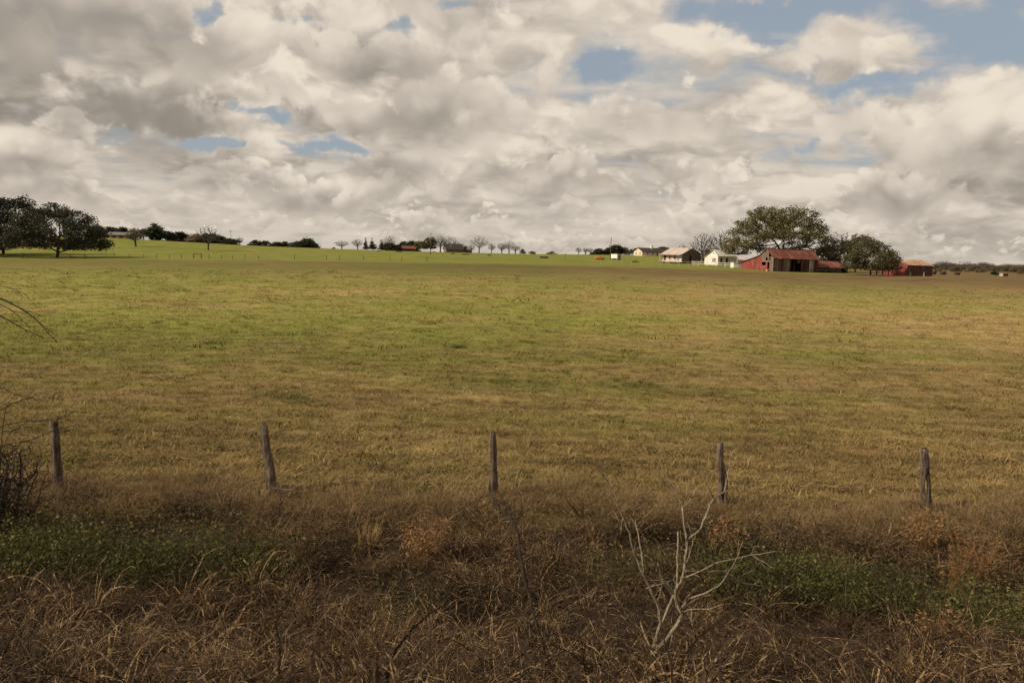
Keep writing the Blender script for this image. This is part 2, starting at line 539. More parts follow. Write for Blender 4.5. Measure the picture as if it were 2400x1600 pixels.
# ------------------------------------------------------------------ scattered growth (grass and brush nobody could count)
def scatter(name, pts, rot, scl, idx, protos, mat_fallback=None):
    """one object: points carrying instances of a few clump meshes"""
    n = len(pts)
    me = bpy.data.meshes.new(name)
    me.vertices.add(n); me.vertices.foreach_set('co', np.asarray(pts, np.float32).ravel())
    a = me.attributes.new('rot', 'FLOAT_VECTOR', 'POINT'); a.data.foreach_set('vector', np.asarray(rot, np.float32).ravel())
    a = me.attributes.new('scl', 'FLOAT_VECTOR', 'POINT'); a.data.foreach_set('vector', np.asarray(scl, np.float32).ravel())
    a = me.attributes.new('idx', 'INT', 'POINT'); a.data.foreach_set('value', np.asarray(idx, np.int32))
    col = bpy.data.collections.new(name + ' clumps')
    for k, pm in enumerate(protos):
        col.objects.link(bpy.data.objects.new('%s_clump_%02d' % (name, k), pm))
    me.materials.append(protos[0].materials[0])
    o = obj(name, me)
    ng = bpy.data.node_groups.new(name + ' scatter', 'GeometryNodeTree')
    ng.interface.new_socket('Geometry', in_out='INPUT', socket_type='NodeSocketGeometry')
    ng.interface.new_socket('Geometry', in_out='OUTPUT', socket_type='NodeSocketGeometry')
    N, L = ng.nodes, ng.links
    gi, go = N.new('NodeGroupInput'), N.new('NodeGroupOutput')
    ip = N.new('GeometryNodeInstanceOnPoints'); ci = N.new('GeometryNodeCollectionInfo')
    ci.inputs['Collection'].default_value = col
    ci.inputs['Separate Children'].default_value = True; ci.inputs['Reset Children'].default_value = True
    def at(nm, ty):
        q = N.new('GeometryNodeInputNamedAttribute'); q.data_type = ty; q.inputs['Name'].default_value = nm
        return q.outputs['Attribute']
    L.new(gi.outputs[0], ip.inputs['Points']); L.new(ci.outputs[0], ip.inputs['Instance'])
    ip.inputs['Pick Instance'].default_value = True
    L.new(at('idx', 'INT'), ip.inputs['Instance Index'])
    L.new(at('rot', 'FLOAT_VECTOR'), ip.inputs['Rotation'])
    L.new(at('scl', 'FLOAT_VECTOR'), ip.inputs['Scale'])
    L.new(ip.outputs[0], go.inputs[0])
    md = o.modifiers.new('scatter', 'NODES'); md.node_group = ng
    return o


def blades(rs, n, r0, h, lean, droop, w, seg=5, curl=0.3):
    """n curved blades growing from a disc of radius r0; returns V, F"""
    az = rs.uniform(0, 2 * math.pi, n); rr = r0 * np.sqrt(rs.uniform(0, 1, n))
    base = np.stack([rr * np.cos(az), rr * np.sin(az), -0.03 * np.ones(n)], 1)
    a2 = az + rs.normal(0, 0.9, n)
    L = h * rs.uniform(0.55, 1.25, n)
    th = np.abs(rs.normal(lean, 0.22, n))
    dth = droop * rs.uniform(0.3, 1.4, n)
    tw = rs.normal(0, curl, n)
    wd = w * rs.uniform(0.6, 1.4, n)
    P = [base]; A, T = a2.copy(), th.copy()
    for k in range(seg):
        st = L / seg
        d = np.stack([np.sin(T) * np.cos(A), np.sin(T) * np.sin(A), np.cos(T)], 1)
        P.append(P[-1] + d * st[:, None])
        T = T + dth / seg * (1.5 * k / seg + 0.5); A = A + tw / seg + rs.normal(0, curl * 0.4, n)
    P = np.stack(P, 1)                                    # n, seg+1, 3
    P[:, 1:, 2] = np.maximum(P[:, 1:, 2], 0.02)
    sd = np.stack([-np.sin(a2), np.cos(a2), rs.normal(0, 0.5, n)], 1); sd /= np.linalg.norm(sd, axis=1)[:, None]
    ws = wd[:, None] * np.linspace(1.0, 0.25, seg + 1)[None, :] * 0.5
    V = np.stack([P - sd[:, None] * ws[..., None], P + sd[:, None] * ws[..., None]], 2)   # n, seg+1, 2, 3
    nv = (seg + 1) * 2
    V = V.reshape(-1, 3)
    k = np.arange(seg) * 2
    f1 = np.stack([k, k + 1, k + 3, k + 2], 1)
    F = (np.arange(n)[:, None, None] * nv + f1[None]).reshape(-1, 4)
    return V, F


def leafquads(rs, C, size, flat=0.5):
    """one small bent-free quad per centre"""
    n = len(C)
    a = rs.normal(0, 1, (n, 3)); a[:, 2] *= flat; a /= np.linalg.norm(a, axis=1)[:, None]
    b = rs.normal(0, 1, (n, 3)); b -= a * (a * b).sum(1)[:, None]; b /= np.linalg.norm(b, axis=1)[:, None]
    s = size * rs.uniform(0.55, 1.3, n)[:, None]
    V = np.stack([C - a * s, C + b * s * 0.55, C + a * s, C - b * s * 0.55], 1).reshape(-1, 3)
    F = np.arange(4 * n).reshape(-1, 4)
    return V, F


def grass_material(name, extra=None, mult=1.0):
    """field colour at the place where the blade stands, each tuft a little different"""
    m = bpy.data.materials.new(name); m.use_nodes = True
    t = m.node_tree; b = t.nodes['Principled BSDF']
    g = t.nodes.new('ShaderNodeNewGeometry')
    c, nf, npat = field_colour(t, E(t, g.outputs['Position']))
    oi = t.nodes.new('ShaderNodeObjectInfo'); r = E(t, oi.outputs['Random'])
    c = scalec(t, c, r.lin(0, 1, 0.80 * mult, 1.28 * mult))
    c = mixc(t, r.smooth(0.6, 1.0) * 0.3, c, (0.28, 0.20, 0.08))
    t.links.new(c.s, b.inputs['Base Color'])
    b.inputs['Roughness'].default_value = 0.8; b.inputs['Specular IOR Level'].default_value = 0.15
    return m


def tone_material(name, tones, transl=0.2):
    """each clump takes a tone between the given colours, mottled by the place it stands in"""
    m = bpy.data.materials.new(name); m.use_nodes = True
    t = m.node_tree; b = t.nodes['Principled BSDF']
    oi = t.nodes.new('ShaderNodeObjectInfo'); r = E(t, oi.outputs['Random'])
    g = t.nodes.new('ShaderNodeNewGeometry')
    P = E(t, g.outputs['Position'])
    n1 = noise(t, P, 0.8, 3.0, 0.6); n2 = noise(t, P, 14.0, 2.0, 0.6)
    c = mixc(t, (r * 0.45 + n1 * 1.0 - 0.22).smooth(0.22, 0.78), tones[0], tones[1])
    if len(tones) > 2: c = mixc(t, (n2 + (r - 0.5) * 0.25).smooth(0.52, 0.72), c, tones[2])
    t.links.new(c.s, b.inputs['Base Color'])
    b.inputs['Roughness'].default_value = 0.8; b.inputs['Specular IOR Level'].default_value = 0.2
    tr = t.nodes.new('ShaderNodeBsdfTranslucent'); t.links.new(c.s, tr.inputs['Color'])
    ms = t.nodes.new('ShaderNodeMixShader'); ms.inputs[0].default_value = transl
    t.links.new(b.outputs[0], ms.inputs[1]); t.links.new(tr.outputs[0], ms.inputs[2])
    t.links.new(ms.outputs[0], t.nodes['Material Output'].inputs['Surface'])
    return m


rs = np.random.RandomState(11)
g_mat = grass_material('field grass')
protos = []
for k in range(7):
    V, F = blades(rs, 22, 0.18, rs.uniform(0.09, 0.17), 0.75, 0.9, 0.009, 3, 0.5)
    protos.append(mesh_np('grass_clump', V, F, g_mat))


def field_points(n, y0, y1, umax, seed):
    r = np.random.RandomState(seed)
    # even in the picture rather than on the ground: denser close by
    y = 1.0 / (1.0 / y1 + (1.0 / y0 - 1.0 / y1) * r.uniform(0, 1, n))
    x = r.uniform(-umax, umax, n) * np.maximum(y, 20)
    return x, y, r


x, y, r = field_points(40000, 13.6, 125.0, 0.74, 3)
keep = y > 14.0 + 0.5 * np.sin(x * 1.3) + 0.4 * np.sin(x * 3.1 + 1)
x, y = x[keep], y[keep]
n = len(x)
s = r.uniform(0.6, 1.5, n) * np.clip(y / 28.0, 1.0, 3.4) ** 0.75
row = np.sin(y * 4.6 + 1.2 * np.sin(x * 0.21) + 0.5 * np.sin(x * 0.9))
s *= np.where(y < 40, 1.0 + 0.18 * row, 1.0)
s *= np.where(r.uniform(0, 1, n) < 0.02, 2.0, 1.0)
pts = np.stack([x, y, G(x, y)], 1)
o = scatter('field_grass', pts, np.stack([r.normal(0, .1, n), r.normal(0, .1, n), r.uniform(0, 6.28, n)], 1),
            np.stack([s * 1.35, s * 1.1, s * r.uniform(0.6, 1.1, n)], 1), r.randint(0, len(protos), n), protos)
tag(o, 'short tufted olive and straw grass covering the field', 'grass', kind='stuff')

# dry brush on the bank
b_mat = tone_material('dead brush', [(0.022, 0.013, 0.007), (0.098, 0.058, 0.028), (0.30, 0.20, 0.10)])
protos = []
for k in range(10):
    if k < 4:                                              # upright clumps that arch over
        V, F = blades(rs, 44, 0.20, rs.uniform(0.45, 0.75), 0.6, 2.7, 0.011, 6, 1.2)
    elif k < 8:                                            # long stems lying over one another
        V, F = blades(rs, 34, 0.30, rs.uniform(0.7, 1.1), 0.95, 1.7, 0.011, 6, 1.9)
    elif k == 8:                                           # a few broad pale bent blades
        V, F = blades(rs, 16, 0.22, rs.uniform(0.6, 0.9), 0.5, 2.0, 0.024, 6, 0.8)
    else:                                                  # fine dark litter low down
        V, F = blades(rs, 50, 0.35, rs.uniform(0.3, 0.5), 1.0, 1.2, 0.010, 4, 1.5)
    protos.append(mesh_np('brush_clump', V, F, b_mat))


def fence_front(x): return 13.75 + 0.45 * np.sin(x * 0.7 + 0.4) + 0.3 * np.sin(x * 1.9)


n = 5800
x = rs.uniform(-15, 15, n); y = rs.uniform(3.6, 15.4, n)
ff = fence_front(x)
k = (y < ff) | (rs.uniform(0, 1, n) < np.exp(-(y - ff) / 0.45))
x, y = x[k], y[k]
clump = np.sin(x * 1.7 + 1.5 * np.sin(y * 1.1)) * np.sin(y * 2.1 + 0.9 * np.sin(x * 1.3) + 1.0) + 0.6 * np.sin(x * 4.1 + 2 * np.sin(y * 2.3)) * np.sin(y * 4.7 + np.sin(x * 3.7))
k = rs.uniform(0, 1, len(x)) < np.clip(0.56 + 0.80 * clump, 0.05, 1.0)          # heaps with hollows between them
x, y, clump = x[k], y[k], clump[k]; n = len(x)
hgt = np.clip(0.86 + 0.50 * clump, 0.30, 1.5) * np.clip(1.15 - (y - 10.5) / 7.5, 0.40, 1.0)
s = rs.uniform(0.75, 1.25, n)
o = scatter('dry_brush', np.stack([x, y, G(x, y)], 1), np.stack([rs.normal(0, .15, n), rs.normal(0.15, .2, n), rs.uniform(0, 6.28, n)], 1),
            np.stack([s, s, s * hgt], 1), rs.randint(0, 10, n), protos)
tag(o, 'tangled brown dead grass and stems covering the bank in front of the fence', 'dry grass', kind='stuff')

# pale straw grass along the fence line
st_mat = tone_material('straw', [(0.15, 0.094, 0.043), (0.25, 0.165, 0.078), (0.34, 0.24, 0.12)])
protos = [mesh_np('straw_clump', *blades(rs, 40, 0.2, rs.uniform(0.25, 0.42), 0.6, 1.7, 0.008, 5, 0.7), st_mat) for k in range(5)]
n = 2600
x = rs.uniform(-14, 14, n); y = fence_front(x) + 0.75 + rs.normal(0, 0.55, n)
s = rs.uniform(0.6, 1.2, n)
o = scatter('straw_grass', np.stack([x, y, G(x, y)], 1), np.stack([rs.normal(0, .15, n), rs.normal(0, .15, n), rs.uniform(0, 6.28, n)], 1),
            np.stack([s, s, s * rs.uniform(0.7, 1.1, n)], 1), rs.randint(0, 5, n), protos)
tag(o, 'pale straw coloured grass in a loose strip along the fence line', 'dry grass', kind='stuff')

# green brambles in the ditch
l_mat = tone_material('bramble leaf', [(0.034, 0.037, 0.011), (0.080, 0.080, 0.022), (0.16, 0.145, 0.045)], 0.3)
protos = []
for k in range(5):
    C = rs.normal(0, 1, (110, 3)) * np.array([0.30, 0.30, 0.13]) + np.array([0, 0, 0.24]); C[:, 2] = np.abs(C[:, 2])
    V, F = leafquads(rs, C, 0.026)
    V2, F2 = blades(rs, 36, 0.28, 0.6, 0.7, 2.1, 0.009, 5, 1.2)
    protos.append(mesh_np('bramble_clump', np.vstack([V, V2]), np.vstack([F, F2 + len(V)]), l_mat))
zones = [(40, 1330, 1.6, 0.45, 34), (230, 1375, 1.8, 0.45, 30), (420, 1350, 1.2, 0.45, 12), (560, 1360, 1.2, 0.4, 7), (1480, 1370, 1.0, 0.4, 5), (1760, 1400, 1.0, 0.45, 16), (1930, 1380, 1.0, 0.4, 14), (2040, 1440, 1.2, 0.45, 18),
         (2340, 1500, 0.9, 0.4, 12), (940, 1470, 0.4, 0.3, 3)]
px_, py_ = [], []
for zx, zy, rx, ry, cnt in zones:
    c = hit(zx, zy)
    px_.append(c.x + rs.normal(0, rx * 0.45, cnt)); py_.append(c.y + rs.normal(0, ry * 0.55, cnt))
x, y = np.concatenate(px_), np.concatenate(py_)
n = len(x); s = rs.uniform(0.7, 1.25, n)
o = scatter('bramble', np.stack([x, y, G(x, y) + 0.16], 1), np.stack([rs.normal(0, .1, n), rs.normal(0, .1, n), rs.uniform(0, 6.28, n)], 1),
            np.stack([s, s, s * 1.15], 1), rs.randint(0, 5, n), protos)
tag(o, 'dark green leafy bramble patches growing through the dead brush', 'bramble', kind='stuff')

# greener weeds along the fence and in the field
w_mat = tone_material('green weed', [(0.065, 0.095, 0.014), (0.115, 0.145, 0.024), (0.19, 0.19, 0.05)], 0.3)
protos = [mesh_np('weed_clump', *blades(rs, 40, 0.16, rs.uniform(0.14, 0.30), 0.65, 1.2, 0.010, 4, 0.5), w_mat) for k in range(4)]
wz = [(1075, 815, 3, 36), (700, 940, 26, 60), (640, 925, 20, 40), (1330, 870, 30, 26), (1480, 900, 26, 34), (1195, 895, 12, 16), (1870, 1025, 26, 30), (1260, 1140, 30, 40), (1330, 1130, 14, 20),
      (960, 1150, 14, 24), (170, 1075, 20, 30), (1420, 1210, 30, 26), (1260, 1215, 20, 20), (2380, 1030, 12, 20), (1100, 830, 40, 20), (350, 760, 40, 20), (1470, 1040, 30, 24), (300, 1130, 10, 10)]
px_, py_ = [], []
for zx, zy, sx, cnt in wz:
    c = hit(zx, zy); k_ = c.y / F_PX
    px_.append(c.x + rs.normal(0, sx * k_ * 1.5, cnt)); py_.append(c.y + rs.normal(0, sx * k_ * 1.8, cnt))
x, y = np.concatenate(px_), np.concatenate(py_)
n = len(x); s = rs.uniform(0.5, 1.1, n) * np.clip(y / 30, 0.75, 1.6)
o = scatter('green_weeds', np.stack([x, y, G(x, y)], 1), np.stack([rs.normal(0, .1, n), rs.normal(0, .1, n), rs.uniform(0, 6.28, n)], 1),
            np.stack([s, s, s * 0.8], 1), rs.randint(0, 4, n), protos)
tag(o, 'scattered bright green weed patches in the field', 'weeds', kind='stuff')

# ------------------------------------------------------------------ trees
def ellipsoid_pts(rs, n, ells):
    """points inside a union of ellipsoids (cx,cy,cz,rx,ry,rz), a little denser towards the outside"""
    w = np.array([e[3] * e[4] * e[5] for e in ells]) ** 0.85; w /= w.sum()
    k = rs.choice(len(ells), n, p=w)
    d = rs.normal(0, 1, (n, 3)); d /= np.linalg.norm(d, axis=1)[:, None]
    q = d * (rs.uniform(0.05, 1, n) ** 0.42)[:, None]
    e = np.array(ells)[k]
    return e[:, :3] + q * e[:, 3:]


def colonize(rs, A, trunk, step, kill, maxit=140, wander=0.12, up=0.05):
    """space colonisation: grow a skeleton from the trunk polyline towards the attraction points"""
    nodes = [np.array(p, float) for p in trunk]; par = [-1] + list(range(len(trunk) - 1))
    A = A.copy()
    N = np.array(nodes)
    D2 = ((A[:, None] - N[None]) ** 2).sum(2); D2[:, :len(trunk) - 1 if len(trunk) < 6 else 2] += 1e6
    near = D2.argmin(1); nd = D2.min(1)
    for it in range(maxit):
        if len(A) == 0: break
        P = np.array(nodes)
        dirs = A - P[near]; dirs /= np.linalg.norm(dirs, axis=1)[:, None] + 1e-9
        acc = np.zeros((len(P), 3)); cnt = np.zeros(len(P))
        np.add.at(acc, near, dirs); np.add.at(cnt, near, 1)
        src = np.nonzero(cnt)[0]
        d = acc[src] + rs.normal(0, wander, (len(src), 3)) * cnt[src][:, None] ** 0.5
        d[:, 2] += up
        d /= np.linalg.norm(d, axis=1)[:, None] + 1e-9
        new = P[src] + d * step
        b = len(nodes)
        nodes += list(new); par += list(src)
        D2 = ((A[:, None] - new[None]) ** 2).sum(2)
        m = D2.argmin(1); md = D2[np.arange(len(A)), m]
        upd = md < nd
        near[upd] = b + m[upd]; nd[upd] = md[upd]
        keep = nd > kill * kill
        if keep.all() and it > 30 and it % 20 == 0: keep &= rs.uniform(0, 1, len(A)) > 0.3
        A, near, nd = A[keep], near[keep], nd[keep]
    return np.array(nodes), np.array(par)


def radii(nodes, par, tip, power=2.4, rmax=None):
    n = len(nodes); a = np.zeros(n); kids = np.zeros(n, int)
    for i in range(1, n): kids[par[i]] += 1
    for i in range(n - 1, -1, -1):
        if kids[i] == 0: a[i] += tip ** power
        if par[i] >= 0: a[par[i]] += a[i]
    r = a ** (1 / power)
    if rmax: r = r * min(1.0, rmax / r[0]) if r[0] > rmax else r
    return np.maximum(r, tip), kids


def skeleton(nodes, par, r, sides=4):
    ch = np.nonzero(par >= 0)[0]; pa = par[ch]
    a, b = nodes[pa], nodes[ch]
    d = b - a; L = np.linalg.norm(d, axis=1)[:, None] + 1e-9; d = d / L
    ref = np.where(np.abs(d[:, 2:3]) > 0.9, np.array([[1.0, 0, 0]]), np.array([[0, 0, 1.0]]))
    u = np.cross(d, ref); u /= np.linalg.norm(u, axis=1)[:, None]; v = np.cross(d, u)
    th = np.arange(sides) * 2 * math.pi / sides + 0.4
    ring = np.cos(th)[None, :, None] * u[:, None] + np.sin(th)[None, :, None] * v[:, None]
    ra = np.minimum(r[pa], r[ch] * 1.7)[:, None, None]
    V = np.concatenate([a[:, None] + ring * ra, (b + d * 0.2 * r[ch][:, None])[:, None] + ring * r[ch][:, None, None]], 1)
    m = len(ch)
    j = np.arange(sides); f = np.stack([j, (j + 1) % sides, (j + 1) % sides + sides, j + sides], 1)
    F = (np.arange(m)[:, None, None] * 2 * sides + f[None]).reshape(-1, 4)
    return V.reshape(-1, 3), F


def leaf_material(name, a, b, c):
    m = bpy.data.materials.new(name); m.use_nodes = True
    t = m.node_tree; p = t.nodes['Principled BSDF']
    tc = t.nodes.new('ShaderNodeTexCoord'); v = E(t, tc.outputs['Object'])
    n1 = noise(t, v, 0.45, 3.0, 0.6); n2 = noise(t, v, 3.5, 2.0, 0.6)
    oi = t.nodes.new('ShaderNodeObjectInfo')
    col = mixc(t, n1.smooth(0.35, 0.65), a, b)
    col = mixc(t, n2.smooth(0.50, 0.72), col, c)
    col = scalec(t, col, E(t, oi.outputs['Random']).lin(0, 1, 0.8, 1.2))
    t.links.new(col.s, p.inputs['Base Color'])
    p.inputs['Roughness'].default_value = 0.6; p.inputs['Specular IOR Level'].default_value = 0.3
    tr = t.nodes.new('ShaderNodeBsdfTranslucent'); t.links.new(col.s, tr.inputs['Color'])
    ms = t.nodes.new('ShaderNodeMixShader'); ms.inputs[0].default_value = 0.22
    t.links.new(p.outputs[0], ms.inputs[1]); t.links.new(tr.outputs[0], ms.inputs[2])
    t.links.new(ms.outputs[0], t.nodes['Material Output'].inputs['Surface'])
    return m


M_OAK = leaf_material('oak leaf', (0.085, 0.078, 0.027), (0.125, 0.108, 0.038), (0.170, 0.138, 0.060))
M_DARK = leaf_material('evergreen leaf', (0.022, 0.023, 0.011), (0.040, 0.038, 0.017), (0.070, 0.062, 0.030))
M_MID = leaf_material('grey oak leaf', (0.058, 0.054, 0.024), (0.088, 0.078, 0.034), (0.125, 0.105, 0.052))
M_CEDAR = leaf_material('cedar leaf', (0.022, 0.032, 0.016), (0.036, 0.046, 0.020), (0.055, 0.062, 0.028))
M_OLIVE = leaf_material('olive leaf', (0.085, 0.082, 0.026), (0.13, 0.115, 0.036), (0.17, 0.14, 0.055))
M_RUST = leaf_material('winter leaf', (0.13, 0.095, 0.055), (0.17, 0.125, 0.068), (0.20, 0.155, 0.085))
M_BARK = mat('bark', (0.075, 0.058, 0.044), (0.035, 0.028, 0.022), 3.0, 0.95, stretch=(1, 1, 0.3))
M_TWIG = mat('winter twig', (0.090, 0.072, 0.056), (0.055, 0.044, 0.034), 3.0, 0.95)

PROTO = {}


def make_tree(kind, seed, ells, trunk, step, kill, n_attr, tip, n_leaf, leaf_size, leaf_mat, spread=0.4, thr=2.5, rmax=None, wander=0.12, up=0.05, bark=None):
    rs = np.random.RandomState(seed)
    A = ellipsoid_pts(rs, n_attr, ells)
    A = A[A[:, 2] > trunk[1][2] * 0.75]
    nodes, par = colonize(rs, A, trunk, step, kill, wander=wander, up=up)
    r, kids = radii(nodes, par, tip, rmax=rmax)
    V, F = skeleton(nodes, par, r)
    wm = bark or (M_TWIG if n_leaf == 0 else M_BARK)
    seg = r[np.nonzero(par >= 0)[0]]
    cut = np.nonzero(par >= 0)[0] <= (len(trunk) - 1 if len(trunk) < 6 else 1)               # the bole below the lowest limbs
    F4 = F.reshape(len(seg), -1, 4); V4 = V.reshape(len(seg), -1, 3); nv = V4.shape[1]
    def pick(m, nm): return mesh_np(kind + nm, V4[m].reshape(-1, 3), (F4[0][None] + np.arange(m.sum())[:, None, None] * nv).reshape(-1, 4), wm, True)
    wood = (pick(cut, ' trunk'), pick(~cut, ' branches'))
    crown = None
    if n_leaf:
        fine = np.nonzero(r < tip * thr)[0]
        fine = fine[fine >= len(trunk)]
        c = fine[rs.randint(0, len(fine), n_leaf)]
        C = nodes[c] + rs.normal(0, 1, (n_leaf, 3)) * np.array([spread, spread, spread * 0.62])
        lo = np.percentile(nodes[fine][:, 2], 2) - spread
        C[:, 2] = np.maximum(C[:, 2], lo)
        V, F = leafquads(rs, C, leaf_size, 0.6)
        crown = mesh_np(kind + ' crown', V, F, leaf_mat)
        allp = np.vstack([C, nodes])
    else: allp = nodes
    ext = np.percentile(np.abs(allp[:, :2]), 98)
    PROTO[kind] = (wood, crown, 2 * ext, float(np.percentile(allp[:, 2], 99.7)))


def lobes(rs, n, W, H, zlo, zhi, r):
    """overlapping clumps of foliage over a dome"""
    out = []
    for k in range(n):
        a = rs.uniform(0, 6.28); q = math.sqrt(rs.uniform(0, 1))
        z = zlo + (zhi - zlo) * (1 - q * q) * rs.uniform(0.72, 1.0) + (zhi - zlo) * 0.12 * rs.uniform(-1, 1)
        s = r * rs.uniform(0.7, 1.3)
        out.append((q * W / 2 * math.cos(a), q * W / 2 * math.sin(a), max(z, zlo * 0.8), s * 1.25, s * 1.25, s * 0.72))
    return out


def dome(rs, W, H):
    """a spreading oak: rings of leaf masses from the top down to skirts that nearly brush the ground"""
    out = [(0, 0, H * 0.80, W * 0.15, W * 0.15, H * 0.13)]
    for rad, z, n in ((0.20, 0.25, 6), (0.20, 0.76, 5), (0.30, 0.60, 8), (0.37, 0.42, 10), (0.40, 0.24, 11)):
        a0 = rs.uniform(0, 6.28)
        for k in range(n):
            a = a0 + 6.283 * k / n + rs.normal(0, 0.12); q = rad * rs.uniform(0.85, 1.1)
            f = rs.uniform(0.8, 1.2)
            out.append((q * W * math.cos(a), q * W * math.sin(a), H * z * rs.uniform(0.9, 1.1), W * 0.105 * f, W * 0.105 * f, H * 0.105 * f))
    return out


_r = np.random.RandomState(2)
# the broad live oak behind the barn: two domes and drooping skirts (26 m wide, 15.5 m high)
big = [(-3.2, 0.5, 12.4, 4.2, 4.2, 2.4), (3.6, -0.5, 12.0, 4.6, 4.2, 2.6), (0.3, 2.5, 11.2, 3.5, 3.6, 2.4), (-7.2, -1, 9.6, 3.2, 3.6, 2.2), (7.6, 0.5, 9.2, 3.0, 3.2, 2.2),
       (-9.6, 0, 7.0, 2.8, 3.2, 2.0), (-10.6, -1, 4.8, 2.4, 2.6, 1.6), (9.6, -1, 6.6, 2.4, 2.6, 1.6), (11.4, 0.5, 6.2, 2.2, 2.2, 1.3), (-5.0, -4.2, 7.2, 3.4, 2.6, 2.0), (1.5, -4.5, 8.4, 3.4, 2.6, 2.1),
       (5.2, -3.8, 7.6, 2.6, 2.4, 1.7), (0, 4.8, 8.6, 5.2, 2.4, 2.2), (-7.5, -3.6, 5.2, 2.4, 2.2, 1.5), (12.2, 0, 4.4, 1.6, 1.8, 1.2), (-1.5, -3.0, 10.4, 2.6, 2.2, 1.7), (-4.5, 2.5, 5.0, 3.0, 2.6, 1.6), (4.0, 3.5, 5.2, 3.2, 2.6, 1.6), (-8.8, 1.5, 3.4, 2.6, 2.4, 1.3), (9.5, 2.0, 4.6, 2.4, 2.4, 1.4)]
make_tree('oak_big', 4, big, [(0.6, 0, -0.3), (0.6, 0, 0.9), (0.7, 0.1, 1.7), (0.8, 0, 2.3)], 0.55, 0.80, 2300, 0.028, 29000, 0.20, M_OAK, 0.46, 3.2, rmax=0.75, wander=0.4)
for k, (W, H, nl) in enumerate([(22, 12, 24), (20, 12.5, 22), (15, 9.5, 18), (17, 11, 20)]):
    make_tree('oak_%d' % k, 20 + k, dome(_r, W, H), [(0, 0, -0.3), (0.1, 0, 0.7), (0.15, 0.1, 1.3)],
              0.55, 0.85, 1500, 0.028, 24000 if k < 2 else 15000, 0.22, M_MID if k == 2 else M_DARK, 0.48, 3.2, rmax=0.55, wander=0.35)
for k in range(3):
    W, H = (9, 5.6, 8)[k], (5.5, 5.0, 6.5)[k]
    make_tree('round_%d' % k, 40 + k, lobes(_r, 16, W * 0.74, H, H * 0.18, H * 0.78, H * 0.20), [(0, 0, -0.2), (0, 0, 0.5), (0, 0, 0.9)],
              0.45, 0.7, 380, 0.03, 4200, 0.27, M_DARK, 0.40, 3.0, rmax=0.22)
for k in range(2):
    W, H = 8.5, 8.5
    make_tree('olive_%d' % k, 50 + k, lobes(_r, 12, W * 0.7, H, H * 0.42, H * 0.84, H * 0.13), [(0, 0, -0.2), (0, 0, 1.2), (0.05, 0, 2.6)],
              0.45, 0.7, 420, 0.028, 4500, 0.20, M_OLIVE, 0.34, 2.6, rmax=0.24)
for k in range(2):
    H = 6.0
    e = [(_r.normal(0, .12), _r.normal(0, .12), H * (0.12 + 0.8 * j / 8), *([1.55 * (1 - j / 8.6) ** 0.8 * _r.uniform(.8, 1.2)] * 2), 0.55) for j in range(9)]
    make_tree('cedar_%d' % k, 60 + k, e, [(0, 0, -0.2)] + [(0, 0, 0.4 + j * 0.42) for j in range(12)], 0.3, 0.5, 420, 0.02, 2600, 0.16, M_CEDAR, 0.22, 3.0, rmax=0.16)
H = 9.5
e = [(_r.normal(0, .2), _r.normal(0, .2), H * (0.16 + 0.76 * j / 8), *([2.9 * math.sin(0.55 + 2.35 * j / 8.0) * _r.uniform(.85, 1.15)] * 2), 0.8) for j in range(9)]
make_tree('pine', 66, e, [(0, 0, -0.2)] + [(0, 0, 0.6 + j * 0.7) for j in range(11)], 0.42, 0.7, 600, 0.025, 7000, 0.24, M_CEDAR, 0.30, 3.0, rmax=0.25)
for k, (W, H, zl) in enumerate([(9.5, 10, .38), (11, 10.5, .40), (8, 8, .35), (10, 8.5, .40), (5, 6, .38)]):
    make_tree('bare_%d' % k, 70 + k, [(0, 0, H * 0.60, W * 0.36, W * 0.36, H * 0.35)] + [(W * 0.30 * math.cos(a), W * 0.30 * math.sin(a), H * _r.uniform(0.42, 0.72), W * 0.17, W * 0.17, H * 0.14) for a in _r.uniform(0, 6.28, 6)], [(0, 0, -0.2), (0, 0, H * 0.06), (0.06, 0, H * 0.12), (0.1, 0.05, H * 0.18)],
              0.36, 0.46, 1400, 0.030 if k < 2 else 0.042, 0, 0, None, rmax=0.34, wander=0.20, up=0.12)
for k in range(2):
    make_tree('shrub_%d' % k, 80 + k, lobes(_r, 9, 3.6, 2.4, 0.5, 1.8, 0.5), [(0, 0, -0.1), (0, 0, 0.15), (0, 0, 0.3)],
              0.25, 0.4, 200, 0.015, 1500, 0.15, M_OLIVE if k else M_DARK, 0.22, 3.0, rmax=0.08)
make_tree('mott', 90, lobes(_r, 14, 7.5, 6.5, 1.0, 5.0, 1.15), [(0, 0, -0.2), (0, 0, 0.5), (0, 0, 0.9)], 0.42, 0.6, 560, 0.022, 2600, 0.22, M_RUST, 0.42, 2.2, rmax=0.2)

_tr = random.Random(7)


def tree(kind, name, px, d, w_px, h_px, label, group=None, rot=None, sink=0.0):
    wood, crown, W, H = PROTO[kind]
    p = spot(px, d)
    s = d / F_PX
    if d > 325 and kind[:4] in ('roun', 'mott', 'oak_', 'oliv', 'shru', 'pine'): sink += 0.20 * h_px * s    # bushy to the ground, rooted just over the crest
    e = empty(name, (p.x, p.y, p.z - sink), _tr.uniform(0, 6.28) if rot is None else rot)
    sw, sh = w_px * s / W, h_px * s / H
    e.scale = (sw, sw, sh)
    obj('trunk', wood[0], e)
    obj('branches', wood[1], e)
    if crown: obj('crown', crown, e)
    tag(e, label, 'shrub' if name == 'shrub' else 'tree', group)
    return e


